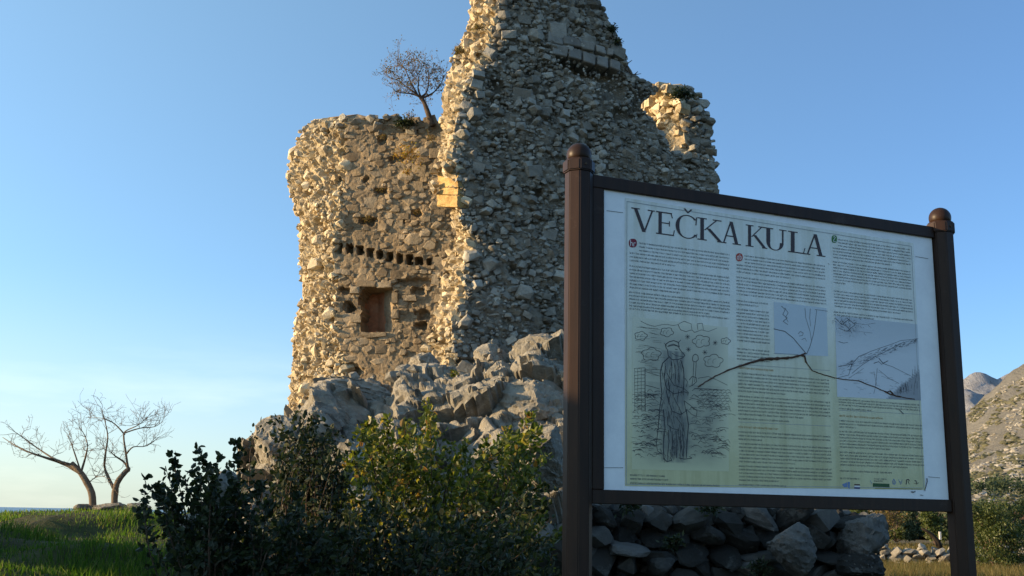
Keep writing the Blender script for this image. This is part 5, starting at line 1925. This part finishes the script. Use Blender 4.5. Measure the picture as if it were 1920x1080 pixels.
# --- pale picture fields
def tone_grid(name, x0, y0, x1, y1, x2, y2, x3, y3, nx, ny, fn, off):
    """printed half-tone: a fine mesh carrying the ink density of a flat picture as colour"""
    c00, c10, c11, c01 = sp(x0, y0), sp(x1, y1), sp(x2, y2), sp(x3, y3)
    V, C = [], []
    for j in range(ny + 1):
        t = j / ny
        for i in range(nx + 1):
            s = i / nx
            u = (c00[0] * (1 - s) + c10[0] * s) * (1 - t) + (c01[0] * (1 - s) + c11[0] * s) * t
            v = (c00[1] * (1 - s) + c10[1] * s) * (1 - t) + (c01[1] * (1 - s) + c11[1] * s) * t
            V.append(tuple(SP(u, v, off)))
            C.append((*fn(s, t), 1))
    idx = np.arange((nx + 1) * (ny + 1)).reshape(ny + 1, nx + 1)
    F = np.stack([idx[:-1, :-1], idx[1:, :-1], idx[1:, 1:], idx[:-1, 1:]], -1).reshape(-1, 4)
    me = mesh_data(name, V, F)
    ca = me.color_attributes.new('ink', 'FLOAT_COLOR', 'POINT')
    ca.data.foreach_set('color', np.array(C, dtype=np.float32).ravel())
    m, nt, b = new_mat(name + '_ink')
    at_ = nt.nodes.new('ShaderNodeAttribute'); at_.attribute_name = 'ink'
    nt.links.new(at_.outputs['Color'], b.inputs['Base Color'])
    b.inputs['Roughness'].default_value = .4
    me.materials.append(m)
    o = link(name, me, panel)
    o.matrix_parent_inverse = Matrix.Translation(-board.location)
    return o


def mixc3(a, b, f): return tuple(p + (q - p) * f for p, q in zip(a, b))


CREAM_T, CREAM_B = (0.67, 0.66, 0.52), (0.59, 0.58, 0.35)


def figure_tone(s, t):
    base = mixc3(CREAM_T, CREAM_B, t)
    e = min(s, 1 - s) * 5
    f = min(t, 1 - t) * 7
    edge = min(1, e) * min(1, f)
    n = .5 + .5 * noise.noise(Vector((s * 5, t * 8, 2)))
    dens = edge * (.16 + .22 * n)
    if t > .42: dens += edge * .16 * (.5 + .5 * noise.noise(Vector((s * 14, t * 34, 5))))
    # robed figure
    body = max(0, 1 - abs((s - .43) / (.14 + .03 * t)) ** 3) if .20 < t < .95 else 0
    dens += body * (.22 + .2 * noise.noise(Vector((s * 30, t * 9, 1))))
    return mixc3(base, (0.07, 0.08, 0.085), min(.85, max(0, dens * 1.55)))


tone_grid('engraving', 1186, 594, 1364, 614, 1366, 884, 1184, 880, 70, 110, figure_tone, .0020)


def C3(pts):   # pixels of an enlarged study crop -> photo pixels
    return [(1120 + x / 3.086, 570 + y / 3.086) for x, y in pts]


def cloud(cx, cy, r, w=1.3):
    out = []
    pts = []
    for i in range(41):
        a = i / 40 * 2 * math.pi
        q = r * (.72 + .26 * abs(math.sin(a * 2.5 + cx)))
        pts.append((cx + 1.15 * q * math.cos(a), cy + .78 * q * math.sin(a)))
    out.append((C3(pts), w, w))
    for dx in (-.3, .25):
        out.append((C3([(cx + r * (dx + .3 * math.cos(t)), cy + r * (.1 + .34 * math.sin(t))) for t in (2.6, 3.2, 3.8, 4.4, 5.0)]), .8, .6))
    return out


E = []
for c in ((400, 163, 36), (310, 292, 52), (600, 216, 48), (668, 330, 52), (250, 185, 34), (740, 215, 26)): E += cloud(*c)
E += [(C3([(250, 100), (290, 120), (330, 130), (370, 120), (400, 118), (440, 125), (470, 118)]), 1, .8), (C3([(465, 120), (480, 150), (510, 160), (545, 150), (560, 165), (600, 150), (640, 160), (690, 140)]), 1.4, .8), (C3([(470, 115), (500, 100), (540, 115), (545, 145)]), 1, 1), (C3([(580, 150), (575, 115), (605, 112), (612, 150)]), 1, 1)]
for cx, cy in ((520, 190), (680, 225), (525, 263), (620, 280)):
    for k in range(4):
        a = k * math.pi / 4
        E.append((C3([(cx - 15 * math.cos(a), cy - 15 * math.sin(a)), (cx + 15 * math.cos(a), cy + 15 * math.sin(a))]), 1, 1))
# crowned, long-nosed robed figure with a staff
E += [(C3([(398, 262), (392, 235), (412, 220), (440, 212), (466, 222), (472, 248)]), 2.2, 2), (C3([(398, 240), (384, 226)]), 1.6, 1), (C3([(466, 224), (482, 208)]), 1.6, 1),
      (C3([(404, 262), (408, 300), (430, 322), (465, 322), (492, 312), (505, 298), (480, 270), (466, 246), (440, 238), (404, 246)]), 1.8, 1.8),
      (C3([(430, 285), (455, 300), (495, 305)]), 1.4, 1), (C3([(448, 262), (462, 264)]), 1.8, 1.2), (C3([(410, 240), (438, 232), (468, 244)]), 1.6, 1.4),
      (C3([(410, 310), (376, 342), (362, 390), (366, 470), (372, 520), (358, 610), (350, 720), (340, 800)]), 2.4, 1.8),
      (C3([(480, 325), (496, 370), (500, 430), (496, 500)]), 2.2, 1.8), (C3([(440, 325), (450, 400), (448, 470)]), 1.4, 1), (C3([(460, 325), (470, 400), (470, 480)]), 1.4, 1), (C3([(425, 330), (430, 390), (424, 440)]), 1.2, 1),
      (C3([(392, 360), (385, 430), (400, 490), (440, 520), (500, 508), (522, 516)]), 2.0, 1.6), (C3([(400, 400), (440, 470), (500, 490), (525, 512), (520, 530)]), 1.6, 1.2),
      (C3([(396, 500), (410, 560), (430, 620), (480, 640), (510, 620), (500, 560)]), 1.8, 1.4), (C3([(500, 560), (540, 590), (575, 620), (570, 650), (545, 640), (515, 610)]), 1.4, 1.2),
      (C3([(512, 610), (525, 700), (518, 790), (512, 890)]), 2.4, 2), (C3([(380, 610), (390, 720), (380, 800), (382, 900)]), 2.2, 2), (C3([(410, 620), (405, 700), (430, 720), (470, 730)]), 1.5, 1.2),
      (C3([(410, 730), (412, 800), (404, 880)]), 1.6, 1.4), (C3([(430, 735), (432, 810), (428, 885)]), 1.6, 1.4), (C3([(455, 735), (455, 810), (456, 890)]), 1.6, 1.4), (C3([(478, 730), (480, 800), (476, 885)]), 1.6, 1.4), (C3([(495, 760), (498, 820), (495, 880)]), 1.4, 1.2),
      (C3([(384, 895), (400, 912), (428, 905), (420, 888)]), 2, 1.6), (C3([(470, 890), (500, 898), (546, 892), (530, 882)]), 2, 1.4),
      (C3([(340, 800), (345, 850), (375, 870)]), 1.6, 1.4), (C3([(360, 540), (380, 560), (372, 600)]), 1.4, 1), (C3([(440, 540), (470, 600), (490, 640)]), 1.3, 1), (C3([(450, 650), (480, 690), (500, 740)]), 1.3, 1),
      (C3([(556, 335), (552, 420), (546, 470)]), 1.3, 1.1), (C3([(570, 335), (566, 410), (560, 450)]), 1.3, 1.1),
      (C3([(548, 318), (552, 298), (566, 290), (580, 300), (582, 322), (566, 336), (550, 330), (548, 318)]), 1.7, 1.5), (C3([(530, 440), (545, 420), (570, 425), (572, 450), (550, 470), (528, 480)]), 1.6, 1.3), (C3([(505, 430), (520, 450), (512, 480)]), 1.4, 1.2)]
# masonry tower at the left of the engraving, and the wall behind
for y in range(370, 620, 20): E.append((C3([(212, y + 4), (244, y), (275, y - 2)]), .8, .8))
for k, x in enumerate((214, 232, 252, 274)):
    E.append((C3([(x, 372), (x, 500), (x + 1, 620)]), 1.8 if x == 274 else .7, 1.8 if x == 274 else .7))
E += [(C3([(278, 392), (330, 408), (362, 418)]), 1.2, 1), (C3([(580, 430), (640, 420), (690, 440), (750, 470)]), 1.2, 1), (C3([(278, 470), (320, 480), (358, 492)]), 1.4, 1), (C3([(560, 490), (640, 492), (720, 498)]), 2, 1)]
rr = random.Random(9)
for y in range(502, 600, 16):
    for x in range(580, 740, 26):
        xx = x + (y % 3) * 7
        E.append((C3([(xx, y), (xx + 8, y - 6), (xx + 20, y - 4), (xx + 24, y + 6)]), 1.0, .8))
# hatching and rolling rocks
for q in range(120):
    y = rr.uniform(500, 880); x = rr.choice((rr.uniform(200, 345), rr.uniform(525, 730)))
    L = rr.uniform(25, 75)
    E.append((C3([(x, y), (x + L * .3, y - rr.uniform(2, 14)), (x + L * .7, y - rr.uniform(0, 12)), (x + L, y + rr.uniform(-2, 14))]), rr.uniform(.7, 1.6), .7))
for q in range(60):
    y = rr.uniform(120, 420); x = rr.uniform(210, 340)
    E.append((C3([(x, y), (x + rr.uniform(25, 60), y + rr.uniform(2, 6))]), .5, .4))
for q in range(90):
    y = rr.uniform(330, 880); x = rr.uniform(365, 500)
    E.append((C3([(x, y), (x + rr.uniform(-6, 6), y + rr.uniform(18, 50))]), rr.uniform(.7, 1.3), .6))
for x in range(625, 668, 9): E.append((C3([(x, 684), (x + 6, 658)]), 1.2, .8))
for q in range(110):
    t = rr.random()
    y = 330 + 560 * t
    hw_ = 62 + 26 * t
    x = 432 + rr.uniform(-hw_, hw_)
    L_ = rr.uniform(10, 34)
    E.append((C3([(x, y), (x + rr.uniform(-4, 4), y + L_ * .5), (x + rr.uniform(-8, 8), y + L_)]), rr.uniform(.5, .9), .4))
for q in range(240):
    y = rr.uniform(520, 890); x = rr.choice((rr.uniform(195, 350), rr.uniform(525, 740)))
    L_ = rr.uniform(12, 34)
    E.append((C3([(x, y), (x + L_ * .5, y + rr.uniform(-5, 3)), (x + L_, y + rr.uniform(-3, 6))]), rr.uniform(.6, 1.2), .5))
sheet_quads('engraving_lines', strokes(E, .0026, .72), M_INK)


def map_tone(s, t):
    b = mixc3((0.50, 0.56, 0.60), (0.54, 0.60, 0.64), .5 + .5 * noise.noise(Vector((s * 4, t * 4, 7))))
    return b


tone_grid('map_sketch', 1450, 566, 1549, 578, 1552, 668, 1452, 664, 24, 24, map_tone, .0020)
C2 = lambda pts: [(1370 + x / 3.177, 420 + y / 3.177) for x, y in pts]
Mp = [(C2([(255, 625), (320, 640), (370, 680), (420, 740), (450, 775)]), 1.6, 1.8), (C2([(450, 775), (470, 730), (490, 660), (500, 600), (510, 510)]), 1.4, .9), (C2([(440, 500), (445, 560), (470, 640), (478, 690)]), 1.0, .8), (C2([(472, 505), (468, 560), (474, 610)]), 1.0, .8), (C2([(300, 490), (322, 510), (308, 540), (335, 560), (310, 580), (338, 600)]), 1.2, 1.0), (C2([(320, 500), (340, 530), (325, 555), (340, 585)]), 1, .8), (C2([(400, 655), (412, 640), (430, 650), (425, 665), (405, 668)]), .9, .9), (C2([(500, 510), (575, 520)]), .8, .8), (C2([(420, 690), (440, 680), (450, 700)]), .8, .8), (C2([(255, 770), (400, 778)]), .6, .6)]
sheet_quads('map_lines', strokes(Mp, .0026), M_INKG)


def land_tone(s, t):
    b = mixc3((0.50, 0.54, 0.57), (0.60, 0.63, 0.66), sstep(0, .5, t))
    d = .5 * max(0, 1 - ((s - .16) / .2) ** 2 - ((t - .13) / .16) ** 2) * (.5 + .8 * noise.noise(Vector((s * 22, t * 22, 3))))
    ridge = .62 - .42 * s
    if t > ridge: d += .18 * max(0, 1 - (t - ridge) * 7)
    if t > 1.55 - .95 * s: d += .65
    d += .06 * noise.noise(Vector((s * 7, t * 30, 8)))
    return mixc3(b, (0.11, 0.11, 0.12), min(.85, max(0, d)))


tone_grid('landscape_sketch', 1565, 592, 1719, 608, 1726, 751, 1569, 744, 44, 44, land_tone, .0020)
L = [(C2([(640, 850), (720, 835), (760, 790), (830, 760), (900, 735), (960, 715), (1010, 695), (1105, 685)]), 1.4, .8), (C2([(720, 835), (700, 900), (640, 915)]), 1.2, 1), (C2([(720, 890), (780, 840), (860, 790), (940, 750), (1010, 712)]), 1.2, .8), (C2([(880, 800), (905, 830), (935, 815)]), 2.4, 1.6), (C2([(850, 830), (880, 820), (900, 840)]), 1.8, 1.2), (C2([(900, 830), (960, 850), (1040, 890), (1070, 905)]), 1, .8), (C2([(870, 860), (865, 920), (860, 960)]), 1, .8), (C2([(880, 870), (940, 920), (1000, 950)]), .8, .8),
     (C2([(620, 560), (660, 600), (700, 570), (740, 600), (690, 640), (640, 620)]), 1.4, 1), (C2([(650, 590), (690, 610), (720, 650)]), 1.4, 1), (C2([(690, 560), (720, 585)]), 1.2, 1), (C2([(640, 700), (670, 710), (695, 705)]), 1, 1), (C2([(730, 590), (800, 600), (860, 590)]), .6, .5), (C2([(760, 640), (840, 650)]), .5, .5), (C2([(700, 920), (790, 860)]), .8, .6), (C2([(850, 1010), (865, 950), (850, 880)]), .9, .7)]
for q in range(34):
    s = rr.random()
    x = 990 + 130 * s; y0 = 1020 - 200 * s * rr.random()
    L.append((C2([(x, y0), (x + rr.uniform(-6, 6), y0 - rr.uniform(20, 45))]), .9, .6))
for q in range(150):
    f = rr.random()
    x = 640 + 460 * f
    y = 850 - 165 * f ** .8 + rr.uniform(0, 60) * (1 - f * .6)
    L.append((C2([(x, y), (x + rr.uniform(8, 26), y - rr.uniform(2, 14))]), .7, .4))
for q in range(60):
    x = 690 + rr.gauss(0, 45); y = 600 + rr.gauss(0, 26)
    L.append((C2([(x, y), (x + rr.uniform(-18, 18), y + rr.uniform(-16, 16))]), .8, .4))
for q in range(40):
    x = rr.uniform(660, 1080); y = rr.uniform(880, 1010)
    L.append((C2([(x, y), (x + rr.uniform(10, 40), y + rr.uniform(-8, 14))]), .5, .3))
sheet_quads('landscape_lines', strokes(L, .0026, .75), M_INK)

# --- the crack across the board: peeled, raised lip
M_CRACK = plain('rusty_crack', (0.085, 0.045, 0.03), .8)
ck = MB()
for pl in ([(1308, 726), (1326, 714), (1345, 703), (1370, 692), (1400, 682), (1425, 675), (1440, 673), (1462, 672), (1480, 671), (1500, 667), (1512, 661)],
           [(1500, 667), (1508, 668), (1510, 678), (1522, 695), (1545, 703), (1570, 710), (1608, 714), (1640, 726), (1668, 739), (1690, 745), (1722, 750)],
           [(1660, 737), (1668, 733), (1676, 742)]):
    uv = [sp(x, y) for x, y in pl]
    pts, rad = [], []
    for i in range(len(uv) - 1):
        for q in range(4):
            f = q / 4
            u = uv[i][0] * (1 - f) + uv[i + 1][0] * f
            v = uv[i][1] * (1 - f) + uv[i + 1][1] * f
            pts.append(SP(u, v + .002 * noise.noise(Vector((u * 60, v * 60, 0))), .003))
            x = pl[i][0] * (1 - f) + pl[i + 1][0] * f
            w = 2.0 + 3.6 * max(0, 1 - abs((x - 1445) / 90)) if x < 1512 else 1.1 + (1.2 if abs(x - 1672) < 16 else 0)
            rad.append(w * .00178 * .5 * (1 + .8 * noise.noise(Vector((u * 70, 0, 3)))) + .0006)
    ck.tube(pts, rad, 6)
o = ck.build('crack', M_CRACK, panel)
o.matrix_parent_inverse = Matrix.Translation(-board.location)

# all board parts sit in world coordinates under an Empty at its foot
for ch in board.children:
    ch.matrix_parent_inverse = Matrix.Translation(-board.location)
    for g2 in ch.children:
        g2.matrix_parent_inverse = Matrix.Identity(4)
SC.cycles.max_bounces = 6
